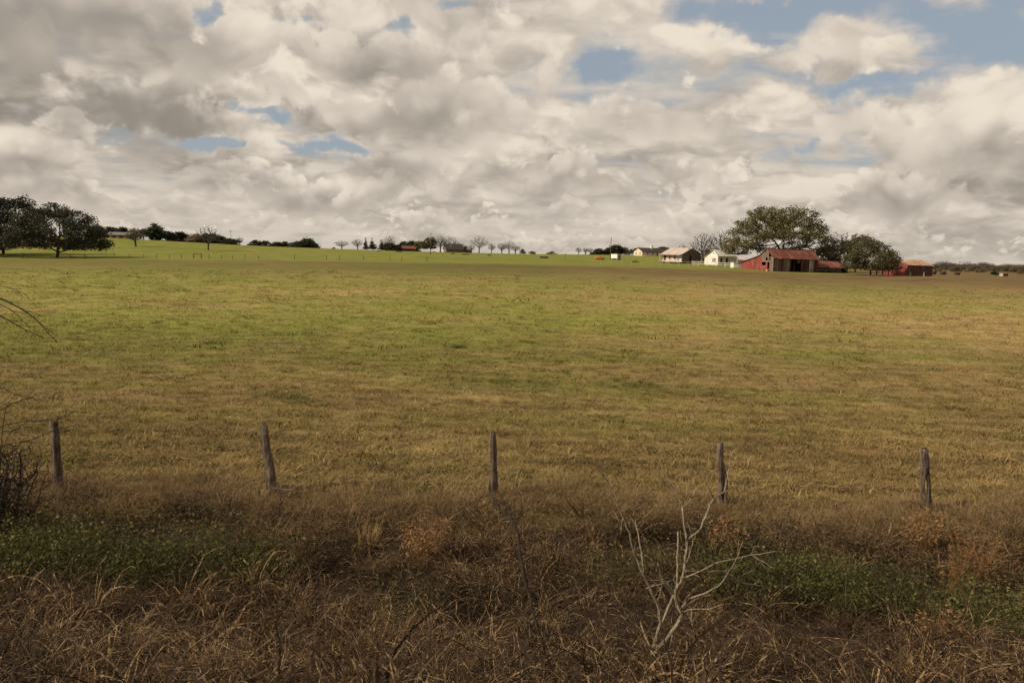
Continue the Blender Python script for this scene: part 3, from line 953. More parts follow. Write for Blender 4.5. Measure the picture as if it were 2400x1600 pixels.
# far left group, at the back edge of the field
tree('oak_0', 'live_oak', 134, 193, 206, 122, 'large dark spreading oak at the left field edge, its trunk low and forked', 'oaks at the left field edge', 0.6)
tree('oak_1', 'live_oak', 8, 212, 190, 132, 'tallest dark oak at the left edge, behind the large spreading oak', 'oaks at the left field edge', 2.0)
tree('oak_3', 'live_oak', -55, 198, 170, 100, 'dark oak cut off by the left picture edge', 'oaks at the left field edge', 4.0)
# hill trees on the left
for px, d, w, h, kind, name, lab in [
        (228, 352, 40, 34, 'oak_2', 'live_oak', 'dark tree just right of the large oak, left end of the hilltop tree line'),
        (258, 356, 40, 30, 'round_0', 'live_oak', 'dark tree over the left end of the hilltop house roof'),
        (282, 350, 38, 30, 'round_2', 'live_oak', 'dark tree over the right end of the hilltop house roof'),
        (306, 354, 34, 28, 'mott', 'oak_tree', 'brownish tree behind the first bare tree on the hill'),
        (336, 350, 36, 30, 'olive_1', 'oak_tree', 'yellowish olive tree just left of the tall pine on the hill'),
        (364, 345, 36, 44, 'pine', 'pine_tree', 'tall dark pine rising above the hilltop tree line'),
        (396, 352, 34, 26, 'round_0', 'live_oak', 'dark round tree just right of the tall pine'),
        (422, 356, 38, 26, 'round_2', 'live_oak', 'dark round tree behind the white shed roof on the hill'),
        (452, 350, 40, 24, 'mott', 'oak_tree', 'brownish tree just right of the white shed roof'),
        (486, 356, 44, 26, 'round_1', 'live_oak', 'dark tree behind the taller bare tree on the hill'),
        (514, 352, 40, 22, 'round_0', 'live_oak', 'low dark tree near the right end of the hilltop tree line'),
        (540, 350, 34, 16, 'round_2', 'live_oak', 'lowest dark tree at the right end of the hilltop tree line')]:
    tree(kind, name, px, d, w * 1.28, h * 1.08, lab, 'hilltop tree line')
tree('bare_2', 'bare_tree', 318, 268, 44, 44, 'small bare tree standing alone on the green slope beside the large oak', 'bare trees on the green slope')
tree('bare_0', 'bare_tree', 488, 262, 52, 56, 'taller bare tree standing alone on the green slope above the gate', 'bare trees on the green slope')
tree('bare_4', 'bare_tree', 562, 380, 18, 18, 'tiny bare tree past the right end of the hilltop tree line', 'bare trees on the crest')
# along the crest
for px, d, w, h, kind, name, lab in [
        (580, 430, 12, 4, 'shrub_0', 'shrub', 'tiny low shrub on the crest left of the paired round trees'),
        (599, 430, 26, 15, 'round_0', 'live_oak', 'left one of the first pair of round trees on the crest'),
        (621, 432, 26, 14, 'round_2', 'live_oak', 'right one of the first pair of round trees on the crest'),
        (648, 430, 24, 12, 'round_1', 'live_oak', 'left one of the second, lower pair of round trees on the crest'),
        (667, 432, 24, 14, 'round_0', 'live_oak', 'right one of the second, lower pair of round trees on the crest'),
        (700, 430, 38, 16, 'round_2', 'live_oak', 'low left shoulder of the largest dark clump on the crest'),
        (724, 434, 36, 24, 'round_1', 'live_oak', 'tallest dark tree of the largest clump on the crest'),
        (742, 432, 18, 9, 'shrub_0', 'shrub', 'low dark shrub at the right foot of the largest clump on the crest'),
        (781, 440, 10, 4, 'shrub_0', 'shrub', 'tiny shrub beside the lone grey bare tree on the crest'),
        (801, 440, 30, 17, 'bare_3', 'bare_tree', 'lone low grey bare tree on the crest left of the cedars'),
        (838, 440, 24, 22, 'bare_2', 'bare_tree', 'grey bare tree just left of the two dark cedars'),
        (857, 436, 12, 25, 'cedar_0', 'cedar_tree', 'left one of two dark pointed cedars side by side'),
        (873, 438, 16, 25, 'cedar_1', 'cedar_tree', 'right, wider one of two dark pointed cedars side by side'),
        (895, 438, 17, 22, 'cedar_0', 'cedar_tree', 'dark cedar standing apart, left of the red-brown barn'),
        (913, 446, 30, 32, 'bare_0', 'bare_tree', 'tall grey bare tree behind the dark trees left of the red-brown barn'),
        (911, 438, 26, 20, 'round_1', 'live_oak', 'dark bushy tree left of the red-brown barn'),
        (930, 438, 20, 16, 'round_2', 'live_oak', 'low dark tree touching the left end of the red-brown barn'),
        (946, 448, 30, 25, 'round_0', 'live_oak', 'dark tree over the left part of the red-brown barn roof'),
        (968, 450, 34, 27, 'round_2', 'live_oak', 'dark tree over the right part of the red-brown barn roof'),
        (986, 444, 26, 28, 'olive_0', 'oak_tree', 'olive tree right of the red-brown barn'),
        (1009, 420, 36, 38, 'olive_1', 'oak_tree', 'taller brown-leaved tree right behind the left utility pole'),
        (1032, 436, 26, 34, 'bare_2', 'bare_tree', 'thin bare tree just left of the dark-roofed old house'),
        (1056, 448, 34, 34, 'bare_1', 'bare_tree', 'bare tree rising behind the dark-roofed old house'),
        (1078, 444, 22, 20, 'bare_4', 'bare_tree', 'small bare tree over the right end of the dark-roofed old house'),
        (1092, 438, 16, 18, 'mott', 'oak_tree', 'small brown bush right of the dark-roofed old house'),
        (1105, 440, 16, 17, 'bare_4', 'bare_tree', 'small bare tree just left of the widest bare tree on the crest'),
        (1123, 436, 38, 37, 'bare_1', 'bare_tree', 'widest and tallest bare tree standing alone on the crest'),
        (1152, 440, 17, 22, 'bare_2', 'bare_tree', 'slim bare tree just right of the widest bare tree'),
        (1176, 440, 24, 22, 'bare_3', 'bare_tree', 'left one of three bare trees in a clump on the crest'),
        (1193, 438, 28, 28, 'bare_0', 'bare_tree', 'tallest, middle one of three bare trees in a clump on the crest'),
        (1208, 442, 20, 18, 'bare_4', 'bare_tree', 'right one of three bare trees in a clump on the crest'),
        (1226, 444, 14, 13, 'mott', 'oak_tree', 'small brown tree right of the thin pole on the crest'),
        (1246, 440, 18, 8, 'shrub_1', 'shrub', 'left one of two low dome shrubs alone on the crest'),
        (1292, 440, 22, 8, 'shrub_1', 'shrub', 'right, wider one of two low dome shrubs alone on the crest'),
        (1356, 440, 17, 15, 'bare_3', 'bare_tree', 'left one of three small bare trees beside the dark trees on the crest'),
        (1372, 442, 15, 14, 'bare_4', 'bare_tree', 'middle one of three small bare trees beside the dark trees on the crest'),
        (1383, 440, 15, 14, 'bare_3', 'bare_tree', 'right one of three small bare trees beside the dark trees on the crest'),
        (1402, 440, 30, 16, 'round_0', 'live_oak', 'low round dark tree left of the right utility pole'),
        (1424, 444, 22, 18, 'round_2', 'live_oak', 'dark tree right behind the right utility pole'),
        (1444, 444, 30, 25, 'round_1', 'live_oak', 'taller dark tree right of the right utility pole'),
        (1468, 446, 30, 20, 'mott', 'oak_tree', 'brownish dark tree midway between the right utility pole and the cream house'),
        (1492, 450, 34, 17, 'round_0', 'live_oak', 'dark tree behind the cream gable of the far ranch house'),
        (1520, 455, 30, 14, 'mott', 'oak_tree', 'brownish tree top above the dark roof of the far ranch house'),
        (1556, 440, 34, 22, 'round_1', 'live_oak', 'dark tree at the right end of the far ranch house'),
        (1585, 440, 34, 18, 'mott', 'oak_tree', 'brown bushes above the roof of the stilted cottage'),
        (1598, 452, 18, 24, 'bare_4', 'bare_tree', 'small bare tree above the roof ridge of the stilted cottage')]:
    tree(kind, name, px, d, w * 1.12, h * 1.10, lab, 'trees along the crest')
# farmyard
tree('bare_0', 'bare_tree', 1646, 244, 62, 72, 'bare tree between the stilted cottage and the white house', 'bare trees in the farmyard', 1.0)
tree('bare_1', 'bare_tree', 1694, 250, 80, 78, 'wide bare tree rising behind the roof of the white house', 'bare trees in the farmyard', 2.4)
tree('mott', 'oak_tree', 1668, 252, 50, 34, 'low brown thicket between the two bare farmyard trees', None)
tree('oak_big', 'live_oak', 1822, 226, 232, 141, 'huge broad oak towering behind the red barn', None, R(-8))
tree('bare_1', 'bare_tree', 1962, 224, 92, 92, 'spreading bare tree right of the huge oak, behind the low rusty shed', 'bare trees in the farmyard', 0.4)
tree('olive_0', 'oak_tree', 2004, 226, 92, 86, 'yellow-green thin-leaved tree between the bare tree and the right oak', None, 1.0)
tree('mott', 'oak_tree', 1925, 230, 76, 58, 'low brown thicket behind the low rusty shed', None)
tree('oak_2', 'live_oak', 2040, 192, 114, 82, 'rounded dark oak in front of the small red shed', None, 1.2)
tree('cedar_1', 'cedar_tree', 2331, 330, 17, 18, 'small dark evergreen alone in the right-hand pasture', None)
tree('mott', 'oak_tree', 2186, 420, 40, 22, 'brownish bush just right of the small red shed', 'brown thickets behind the right-hand pasture')
tree('bare_3', 'bare_tree', 2216, 520, 40, 24, 'grey bare tree, left end of the brown thickets', 'brown thickets behind the right-hand pasture')
tree('mott', 'oak_tree', 2236, 500, 34, 20, 'brown thicket tree with a darker top near the left end of the far thickets', 'brown thickets behind the right-hand pasture')
tree('bare_1', 'bare_tree', 2262, 540, 44, 26, 'widest grey bare tree among the brown thickets', 'brown thickets behind the right-hand pasture')
tree('mott', 'oak_tree', 2288, 520, 44, 22, 'brown thicket tree left of the small dark evergreen', 'brown thickets behind the right-hand pasture')
tree('mott', 'oak_tree', 2392, 480, 50, 26, 'brown thicket tree at the right picture edge', 'brown thickets behind the right-hand pasture')


# the far wood on the right reads as one mass
rs = np.random.RandomState(31)
n = 420
px = rs.uniform(2180, 2720, n); d = rs.uniform(620, 1050, n)
x = (px - 1200) / F_PX * d; s = rs.uniform(0.8, 1.35, n) * 1.0
woods = [PROTO['mott'][1], PROTO['mott'][0][1], PROTO['bare_3'][0][1]]
X = np.concatenate([x, x]); Y = np.concatenate([d, d]); S = np.concatenate([s, s])
rz = rs.uniform(0, 6.28, n)
o = scatter('far_wood', np.stack([X, Y, G(X, Y)], 1), np.stack([0 * X, 0 * X, np.concatenate([rz, rz])], 1), np.stack([S, S, S * 0.8], 1),
            np.concatenate([np.zeros(n, int), np.where(rs.uniform(0, 1, n) < 0.5, 1, 2)]), woods)
tag(o, 'low brown leafless wood along the horizon at the right', 'wood', kind='stuff')
# and a thin dark line of distant growth elsewhere on the horizon
n = 240
px = rs.uniform(560, 1500, n); d = rs.uniform(700, 1200, n)
x = (px - 1200) / F_PX * d; s = rs.uniform(0.3, 0.6, n)
o = scatter('far_hedge', np.stack([x, d, G(x, d)], 1), np.stack([0 * x, 0 * x, rs.uniform(0, 6.28, n)], 1), np.stack([s * 1.5, s * 1.5, s * 0.6], 1),
            np.zeros(n, int), [PROTO['round_0'][1]])
tag(o, 'thin dark line of distant hedges beyond the crest', 'hedge', kind='stuff')

# ------------------------------------------------------------------ buildings
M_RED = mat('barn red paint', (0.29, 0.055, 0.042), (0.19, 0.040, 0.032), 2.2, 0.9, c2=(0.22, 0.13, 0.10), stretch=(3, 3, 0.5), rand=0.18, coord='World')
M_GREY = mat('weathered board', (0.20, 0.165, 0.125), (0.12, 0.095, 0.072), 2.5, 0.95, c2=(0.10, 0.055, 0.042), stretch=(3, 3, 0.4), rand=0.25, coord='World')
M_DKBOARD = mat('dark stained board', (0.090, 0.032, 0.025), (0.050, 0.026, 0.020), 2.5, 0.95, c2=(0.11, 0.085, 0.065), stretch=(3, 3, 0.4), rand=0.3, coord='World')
M_PALEBOARD = mat('bleached board', (0.42, 0.36, 0.29), (0.30, 0.25, 0.20), 2.5, 0.95, stretch=(3, 3, 0.4), rand=0.15, coord='World')
M_RUSTY = mat('rusted tin', (0.165, 0.046, 0.027), (0.105, 0.030, 0.019), 1.3, 0.8, c2=(0.21, 0.085, 0.05), stretch=(1, 1, 0.6), rand=0.14, coord='World', spec=0.4)
M_TANTIN = mat('tan rusted tin', (0.36, 0.25, 0.165), (0.20, 0.10, 0.06), 0.9, 0.7, c2=(0.42, 0.35, 0.27), rand=0.15, coord='World', spec=0.4)
M_TIN = mat('dull tin', (0.50, 0.42, 0.36), (0.40, 0.31, 0.26), 0.9, 0.55, c2=(0.46, 0.30, 0.23), rand=0.08, coord='World', spec=0.5)
M_TINW = mat('pale tin', (0.56, 0.53, 0.48), (0.44, 0.40, 0.36), 0.8, 0.5, c2=(0.42, 0.33, 0.26), rand=0.08, coord='World', spec=0.5)
M_WHITE = mat('white siding', (0.74, 0.70, 0.62), (0.60, 0.55, 0.48), 1.4, 0.85, stretch=(1, 1, 3), rand=0.05, coord='World')
M_PINK = mat('faded pinkish siding', (0.62, 0.52, 0.46), (0.46, 0.37, 0.32), 1.6, 0.9, c2=(0.36, 0.27, 0.22), stretch=(1, 1, 3), rand=0.08, coord='World')
M_WOODGREY = mat('bare grey siding', (0.17, 0.14, 0.11), (0.10, 0.082, 0.066), 1.8, 0.95, stretch=(1, 1, 4), rand=0.15, coord='World')
M_CREAM = mat('cream wall', (0.66, 0.56, 0.40), (0.56, 0.46, 0.32), 0.8, 0.9, coord='World')
M_SHINGLE = mat('dark shingle', (0.055, 0.043, 0.038), (0.035, 0.028, 0.026), 2.0, 0.95, coord='World')
M_GLASS = mat('dark window glass', (0.02, 0.02, 0.022), (0.04, 0.038, 0.035), 0.5, 0.15, spec=0.6)
M_DARKIN = mat('dark interior', (0.035, 0.026, 0.020), (0.02, 0.016, 0.014), 1.0, 1.0)
M_STONE = mat('pier stone', (0.26, 0.22, 0.18), (0.18, 0.15, 0.12), 3.0, 0.95)
M_ORANGE = mat('orange machine paint', (0.50, 0.17, 0.03), (0.36, 0.11, 0.025), 3.0, 0.6)
M_BLACK = mat('black rubber', (0.022, 0.021, 0.020), (0.04, 0.038, 0.035), 4.0, 0.9)
M_STEEL = mat('dull steel', (0.18, 0.165, 0.15), (0.10, 0.085, 0.07), 3.0, 0.6)
M_POST = mat('far post wood', (0.12, 0.095, 0.072), (0.07, 0.055, 0.042), 3.0, 0.95)
M_PALEPOST = mat('pale post', (0.40, 0.36, 0.29), (0.28, 0.24, 0.19), 3.0, 0.9)
BROT = R(31)


def corner(px, d, sink=0.0):
    p = spot(px, d); p.z -= sink
    return p


def profile_z(prof, q):
    return float(np.interp(q, [p[0] for p in prof], [p[1] for p in prof]))


def clad(parent, axis, at, out, a, b, z0, prof, width, matf, holes=(), name='board', thick=0.035, rs=random.Random(3)):
    """vertical boards along a wall. axis 'y': wall in the plane x=at, boards run over y; axis 'x': plane y=at"""
    n = max(1, round((b - a) / width)); w = (b - a) / n
    for i in range(n):
        p0, p1 = a + i * w + 0.012, a + (i + 1) * w - 0.012
        mid = (p0 + p1) / 2
        t0, t1 = profile_z(prof, p0) - 0.03, profile_z(prof, p1) - 0.03
        segs = [(z0 + rs.uniform(0, 0.09), None)]
        for h0, h1, za, zb in holes:
            if h0 <= mid <= h1:
                new = []
                for s0, s1 in segs:
                    top = s1 if s1 is not None else 99
                    if za > s0 + 0.05 and za < top: new.append((s0, za))
                    elif za >= top: new.append((s0, s1)); continue
                    if zb < top and (s1 is not None or zb < min(t0, t1) - 0.05): new.append((zb, s1))
                segs = new
        off = rs.uniform(-0.008, 0.008)
        for s0, s1 in segs:
            e0, e1 = (t0, t1) if s1 is None else (s1, s1)
            m = matf(mid, (s0 + min(e0, e1)) / 2)
            c0, c1 = at + off, at + off + out * thick
            if axis == 'y':
                V = [(c0, p0, s0), (c1, p0, s0), (c1, p1, s0), (c0, p1, s0), (c0, p0, e0), (c1, p0, e0), (c1, p1, e1), (c0, p1, e1)]
            else:
                V = [(p0, c0, s0), (p0, c1, s0), (p1, c1, s0), (p1, c0, s0), (p0, c0, e0), (p0, c1, e0), (p1, c1, e1), (p1, c0, e1)]
            obj(name, mesh_np(name, V, BOXF, m), parent)


def panels(parent, ridge_axis, a, b, q0, z0, q1, z1, width, m, name='roof_panel', over=0.0, thick=0.03, rs=random.Random(5)):
    """roof sheets side by side along the ridge from a to b, each from (q0,z0) down to (q1,z1), with a raised seam"""
    n = max(1, round((b - a) / width)); w = (b - a) / n
    dq, dz = q1 - q0, z1 - z0; L = math.hypot(dq, dz)
    q1, z1 = q1 + dq / L * over, z1 + dz / L * over
    for i in range(n):
        s0, s1 = a + i * w, a + (i + 1) * w - 0.02
        j = rs.uniform(-0.012, 0.02); e = rs.uniform(-0.05, 0.05)
        qq, zz = q1 + dq / L * e, z1 + dz / L * e
        sec = [(s0, 0), (s0 + 0.05, 0.05), (s0 + 0.10, 0.0), ((s0 + s1) / 2 - 0.04, 0.0), ((s0 + s1) / 2, 0.035), ((s0 + s1) / 2 + 0.04, 0), (s1, 0)]
        V = []
        for (q, z) in ((q0, z0), (qq, zz)):
            for lo in (thick, 0.0):
                for s, h in sec:
                    hh = h + j + lo
                    V.append((s, q, z + hh) if ridge_axis == 'x' else (q, s, z + hh))
        k = len(sec); F = []
        for i2 in range(k - 1):
            F += [(i2, i2 + 1, 2 * k + i2 + 1, 2 * k + i2), (k + i2, 3 * k + i2, 3 * k + i2 + 1, k + i2 + 1),
                  (i2, k + i2, k + i2 + 1, i2 + 1), (2 * k + i2, 2 * k + i2 + 1, 3 * k + i2 + 1, 3 * k + i2)]
        F += [(0, 2 * k, 3 * k, k), (k - 1, 2 * k - 1, 4 * k - 1, 3 * k - 1)]
        obj(name, mesh_np(name, V, F, m), parent)


def window(parent, axis, at, out, a, b, z0, z1, frame=M_WHITE, name='window'):
    """window part with pane and sill sub-parts, standing proud of the wall"""
    t = 0.08
    if axis == 'y':
        fr = [(at, at + out * 0.06, a, a + t, z0, z1), (at, at + out * 0.06, b - t, b, z0, z1), (at, at + out * 0.06, a + t, b - t, z1 - t, z1), (at, at + out * 0.06, a + t, b - t, z0, z0 + t),
              (at, at + out * 0.05, a + t, b - t, (z0 + z1) / 2 - 0.03, (z0 + z1) / 2 + 0.03)]
        pn = [(at + out * 0.008, at + out * 0.03, a + t, b - t, z0 + t, z1 - t)]
        sl = [(at, at + out * 0.13, a - 0.05, b + 0.05, z0 - 0.06, z0 - 0.003)]
    else:
        fr = [(a, a + t, at, at + out * 0.06, z0, z1), (b - t, b, at, at + out * 0.06, z0, z1), (a + t, b - t, at, at + out * 0.06, z1 - t, z1), (a + t, b - t, at, at + out * 0.06, z0, z0 + t),
              (a + t, b - t, at, at + out * 0.05, (z0 + z1) / 2 - 0.03, (z0 + z1) / 2 + 0.03)]
        pn = [(a + t, b - t, at + out * 0.008, at + out * 0.03, z0 + t, z1 - t)]
        sl = [(a - 0.05, b + 0.05, at, at + out * 0.13, z0 - 0.06, z0 - 0.003)]
    w = boxes(name, fr, frame, parent)
    boxes('pane', pn, M_GLASS, w)
    boxes('sill', sl, frame, w)
    return w


# ---- the red barn: near corner at the foot of its shaded long side
barn = empty('barn', corner(1811, 200, 0.1), BROT)
tag(barn, 'red and grey board barn with steep rusty roof and long lean-to on its left', 'barn')
PR = [(0.0, 3.6), (2.15, 5.75), (4.4, 3.95), (11.4, 1.75)]
LB = 17.0
op = [(0.75, 1.5, 3.75, 4.75), (1.0, 2.25, 2.85, 3.55), (2.35, 3.15, 2.65, 3.0), (2.55, 3.45, 1.55, 2.45), (1.05, 1.65, 0.7, 2.35)]


def gable_mat(q, z):
    if q < 0.9: return M_GREY
    if z > 3.0 and q < 4.5: return M_GREY
    if q < 2.6 and z > 2.5: return M_GREY
    if q > 10.4: return M_GREY
    return M_RED


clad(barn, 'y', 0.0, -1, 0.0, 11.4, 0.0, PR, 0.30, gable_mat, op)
PW = [(0, 3.6), (LB, 3.6)]
_q = random.Random(8)


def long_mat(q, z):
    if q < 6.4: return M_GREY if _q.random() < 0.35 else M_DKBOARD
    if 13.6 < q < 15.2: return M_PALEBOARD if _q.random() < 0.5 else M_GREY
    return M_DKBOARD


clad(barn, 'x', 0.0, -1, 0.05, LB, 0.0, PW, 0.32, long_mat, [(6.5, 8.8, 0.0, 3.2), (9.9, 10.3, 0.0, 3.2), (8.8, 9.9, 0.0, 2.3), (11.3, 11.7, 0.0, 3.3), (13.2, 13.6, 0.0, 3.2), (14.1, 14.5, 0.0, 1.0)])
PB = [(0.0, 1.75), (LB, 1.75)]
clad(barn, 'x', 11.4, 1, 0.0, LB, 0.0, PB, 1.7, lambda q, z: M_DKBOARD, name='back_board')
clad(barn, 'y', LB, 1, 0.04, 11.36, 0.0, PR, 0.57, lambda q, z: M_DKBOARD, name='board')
panels(barn, 'x', -0.35, LB + 0.35, 2.15, 5.78, 0.0, 3.63, 0.95, M_RUSTY, over=0.45)
panels(barn, 'x', -0.35, LB + 0.35, 2.17, 5.78, 4.4, 3.98, 1.6, M_RUSTY, over=0.1)
panels(barn, 'x', -0.35, LB + 0.35, 4.38, 3.96, 11.4, 1.80, 1.6, M_RUSTY, over=0.35)
boxes('ridge_cap', [(-0.36, LB + 0.36, 2.02, 2.30, 5.82, 5.87)], M_RUSTY, barn)
boxes('corner_post', [(-0.06, 0.10, -0.07, 0.09, -0.2, 3.55)], M_GREY, barn)
boxes('crossbeam', [(-0.075, -0.045, 0.95, 3.5, 2.50, 2.62)], M_PALEBOARD, barn)
boxes('loft_floor', [(0.4, LB - 0.4, 0.15, 4.3, 2.60, 2.68)], M_DARKIN, barn)
boxes('inner_wall', [(0.4, LB - 0.3, 4.40, 4.46, 0.0, 3.5)], M_DKBOARD, barn)
for xx in (4.2, 8.4, 12.6):
    boxes('inner_post', [(xx, xx + 0.18, 0.5, 0.68, 0.0, 2.6)], M_DKBOARD, barn)
boxes('doorstep_block', [(-0.75, -0.25, 1.1, 1.6, 0.0, 0.5)], M_PALEBOARD, barn)

# ---- low rusty shed on the right of the barn
shed = empty('low_shed', barn.matrix_basis @ Vector((LB + 0.55, 0.6, 0.0)), BROT)
p_ = shed.location; p_.z = Gz(p_.x, p_.y) - 0.05
tag(shed, 'low open-fronted shed under a rusty red tin roof, right of the barn', 'shed')
panels(shed, 'x', -0.1, 12.2, 3.2, 3.05, -0.5, 1.45, 0.95, M_RUSTY, over=0.15)
panels(shed, 'x', -0.1, 12.2, 3.22, 3.05, 5.4, 2.2, 1.8, M_RUSTY, over=0.1)
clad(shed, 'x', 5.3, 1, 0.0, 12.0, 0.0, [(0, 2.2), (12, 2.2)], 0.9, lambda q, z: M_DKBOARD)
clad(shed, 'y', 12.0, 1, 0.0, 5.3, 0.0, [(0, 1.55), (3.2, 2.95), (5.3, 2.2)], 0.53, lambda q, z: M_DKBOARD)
for xx in (0.1, 3.0, 6.0, 9.0, 11.9):
    boxes('post', [(xx, xx + 0.16, -0.35, -0.19, -0.2, 1.5)], M_GREY, shed)
for zz in (0.35, 0.75, 1.1):
    boxes('rail', [(0.0, 8.8, -0.47, -0.40, zz, zz + 0.12)], M_GREY, shed)
boxes('eave_beam', [(0.0, 12.0, -0.36, -0.20, 1.40, 1.47)], M_DKBOARD, shed)

# ---- small red shed at the right
red = empty('red_shed', corner(2126, 196, 0.1), R(33))
tag(red, 'small red board shed with a tan rusty roof, right of the dark oak', 'shed')
PR2 = [(0, 2.75), (3.3, 4.05), (6.6, 2.6)]
clad(red, 'y', 0.0, -1, 0.0, 6.6, 0.0, PR2, 0.33, lambda q, z: M_RED)
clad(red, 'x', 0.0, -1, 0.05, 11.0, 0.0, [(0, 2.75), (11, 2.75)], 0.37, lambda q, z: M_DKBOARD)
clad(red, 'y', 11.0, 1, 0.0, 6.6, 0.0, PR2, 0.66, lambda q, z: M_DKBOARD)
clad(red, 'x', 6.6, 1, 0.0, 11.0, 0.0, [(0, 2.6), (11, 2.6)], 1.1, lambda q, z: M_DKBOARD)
panels(red, 'x', -0.25, 11.25, 3.3, 4.08, 0.0, 2.78, 0.95, M_TANTIN, over=0.3)
panels(red, 'x', -0.25, 11.25, 3.32, 4.08, 6.6, 2.63, 1.3, M_TANTIN, over=0.3)
boxes('corner_post', [(-0.06, 0.08, -0.06, 0.08, -0.1, 2.7)], M_DKBOARD, red)

# ---- cottage on piers (pinkish tin roof)
cot = empty('cottage', corner(1598, 248, 0.1), R(28))
tag(cot, 'weathered pinkish cottage raised on piers with a pale tin gable roof', 'house')
LX, LY, Z0, ZE, ZR = 7.4, 9.6, 0.75, 3.15, 5.0
prism('wall_front', [(0.9, Z0), (LY, Z0), (LY, ZE), (0.9, ZE)], 'x', 0.0, 0.12, M_PINK, cot)      # lit long wall
prism('wall_gable', [(0.0, Z0), (LX, Z0), (LX, ZE), (LX / 2, ZR - 0.05), (0.0, ZE)], 'y', 0.0, 0.12, M_WOODGREY, cot)
prism('wall_gable', [(0.0, Z0), (LX, Z0), (LX, ZE), (LX / 2, ZR - 0.05), (0.0, ZE)], 'y', LY - 0.12, LY - 0.003, M_WOODGREY, cot)
prism('wall_back', [(0.12, Z0), (LY - 0.12, Z0), (LY - 0.12, ZE), (0.12, ZE)], 'x', LX - 0.12, LX - 0.003, M_WOODGREY, cot)
boxes('floor_sill', [(-0.04, LX + 0.03, -0.04, LY + 0.03, Z0 - 0.25, Z0 - 0.003)], M_PINK, cot)
for xx in (0.1, 3.4, 6.8):
    for yy in (0.1, 3.2, 6.2, 9.0):
        boxes('pier', [(xx, xx + 0.45, yy, yy + 0.45, -0.4, Z0 - 0.25)], M_STONE, cot)
panels(cot, 'y', -0.45, LY + 0.45, LX / 2, ZR, 0.0, ZE + 0.02, 0.9, M_TIN, over=0.55)
panels(cot, 'y', -0.45, LY + 0.45, LX / 2 + 0.01, ZR, LX, ZE + 0.02, 1.0, M_TIN, over=0.5)
prism('corner_wall', [(0.12, Z0), (0.9, Z0), (0.9, ZE), (0.12, ZE)], 'x', 0.003, 0.12, M_PINK, cot)
for a, b in ((1.5, 2.4), (3.0, 3.9)):
    window(cot, 'y', 0.0, -1, a, b, 1.35, 2.75, M_PINK)
window(cot, 'y', 0.0, -1, 5.6, 6.3, 1.4, 2.7, M_PINK)
boxes('door', [(-0.05, 0.0, 7.9, 8.8, Z0, 2.85)], M_DKBOARD, cot)
boxes('door', [(2.9, 3.7, -0.05, 0.0, Z0, 2.8)], M_DARKIN, cot)
window(cot, 'x', 0.0, -1, 4.8, 5.5, 1.6, 2.8, M_WOODGREY)
boxes('step', [(2.8, 3.8, -0.7, -0.05, -0.1, 0.35)], M_WOODGREY, cot)
for yy in (0.3, 9.2):
    boxes('porch_post', [(-1.35, -1.23, yy, yy + 0.12, 0.55, 2.72)], M_PINK, cot)
boxes('porch_deck', [(-1.45, -0.05, 0.0, LY, 0.40, 0.52)], M_WOODGREY, cot)
for yy in (0.2, 4.6, 9.1):
    boxes('pier', [(-1.4, -1.1, yy, yy + 0.3, -0.4, 0.39)], M_STONE, cot)
panels(cot, 'y', -0.4, LY + 0.4, -0.5, ZE - 0.20, -1.5, ZE - 0.48, 0.9, M_TIN, name='porch_panel')
boxes('porch_rail', [(-1.36, -1.28, 0.42, 9.2, 1.05, 1.12), (-1.36, -1.28, 0.42, 9.2, 0.75, 0.80)], M_PINK, cot)

# ---- white house
wh = empty('white_house', corner(1682, 232, 0.1), R(30))
tag(wh, 'white clapboard house with a lit gable and pale tin roof, left of the barn', 'house')
PRW = [(0.0, 2.85), (1.75, 4.45), (5.5, 2.25)]
LW = 6.4
prism('wall_gable', [(0, 0), (5.5, 0), (5.5, 2.22), (1.75, 4.40), (0, 2.82)], 'x', 0.0, 0.12, M_WHITE, wh)
prism('wall_side', [(0.12, 0), (LW, 0), (LW, 2.82), (0.12, 2.82)], 'y', 0.003, 0.12, M_WHITE, wh)
prism('wall_gable', [(0, 0), (5.5, 0), (5.5, 2.22), (1.75, 4.40), (0, 2.82)], 'x', LW - 0.12, LW - 0.003, M_WHITE, wh)
prism('wall_back', [(0.12, 0), (LW - 0.12, 0), (LW - 0.12, 2.22), (0.12, 2.22)], 'y', 5.38, 5.497, M_WHITE, wh)
for k in range(11):
    zz = 0.15 + k * 0.24
    boxes('clapboard', [(-0.022, 0.0, 0.03, 5.47, zz, zz + 0.2)] if zz < 2.0 else [(-0.022, 0.0, 0.03, max(1.0, 5.4 - (zz - 1.9) * 1.75), zz, zz + 0.2)], M_WHITE, wh)
panels(wh, 'x', -0.3, LW + 0.2, 1.75, 4.48, 0.0, 2.88, 0.75, M_TINW, over=0.3)
panels(wh, 'x', -0.3, LW + 0.2, 1.77, 4.48, 5.5, 2.28, 1.1, M_TINW, over=0.3)
for a, b in ((0.85, 1.5), (1.6, 2.25)):
    window(wh, 'y', -0.022, -1, a, b, 0.95, 2.15)
boxes('attic_vent', [(-0.06, 0.0, 1.6, 1.95, 3.4, 3.75)], M_DARKIN, wh)
window(wh, 'x', 0.003, -1, 0.9, 1.7, 0.9, 2.3, M_WOODGREY)
window(wh, 'x', 0.003, -1, 3.1, 3.9, 0.9, 2.3, M_WOODGREY)
boxes('porch_post', [(LW - 0.2, LW - 0.08, -1.5, -1.38, 0, 2.45)], M_WHITE, wh)
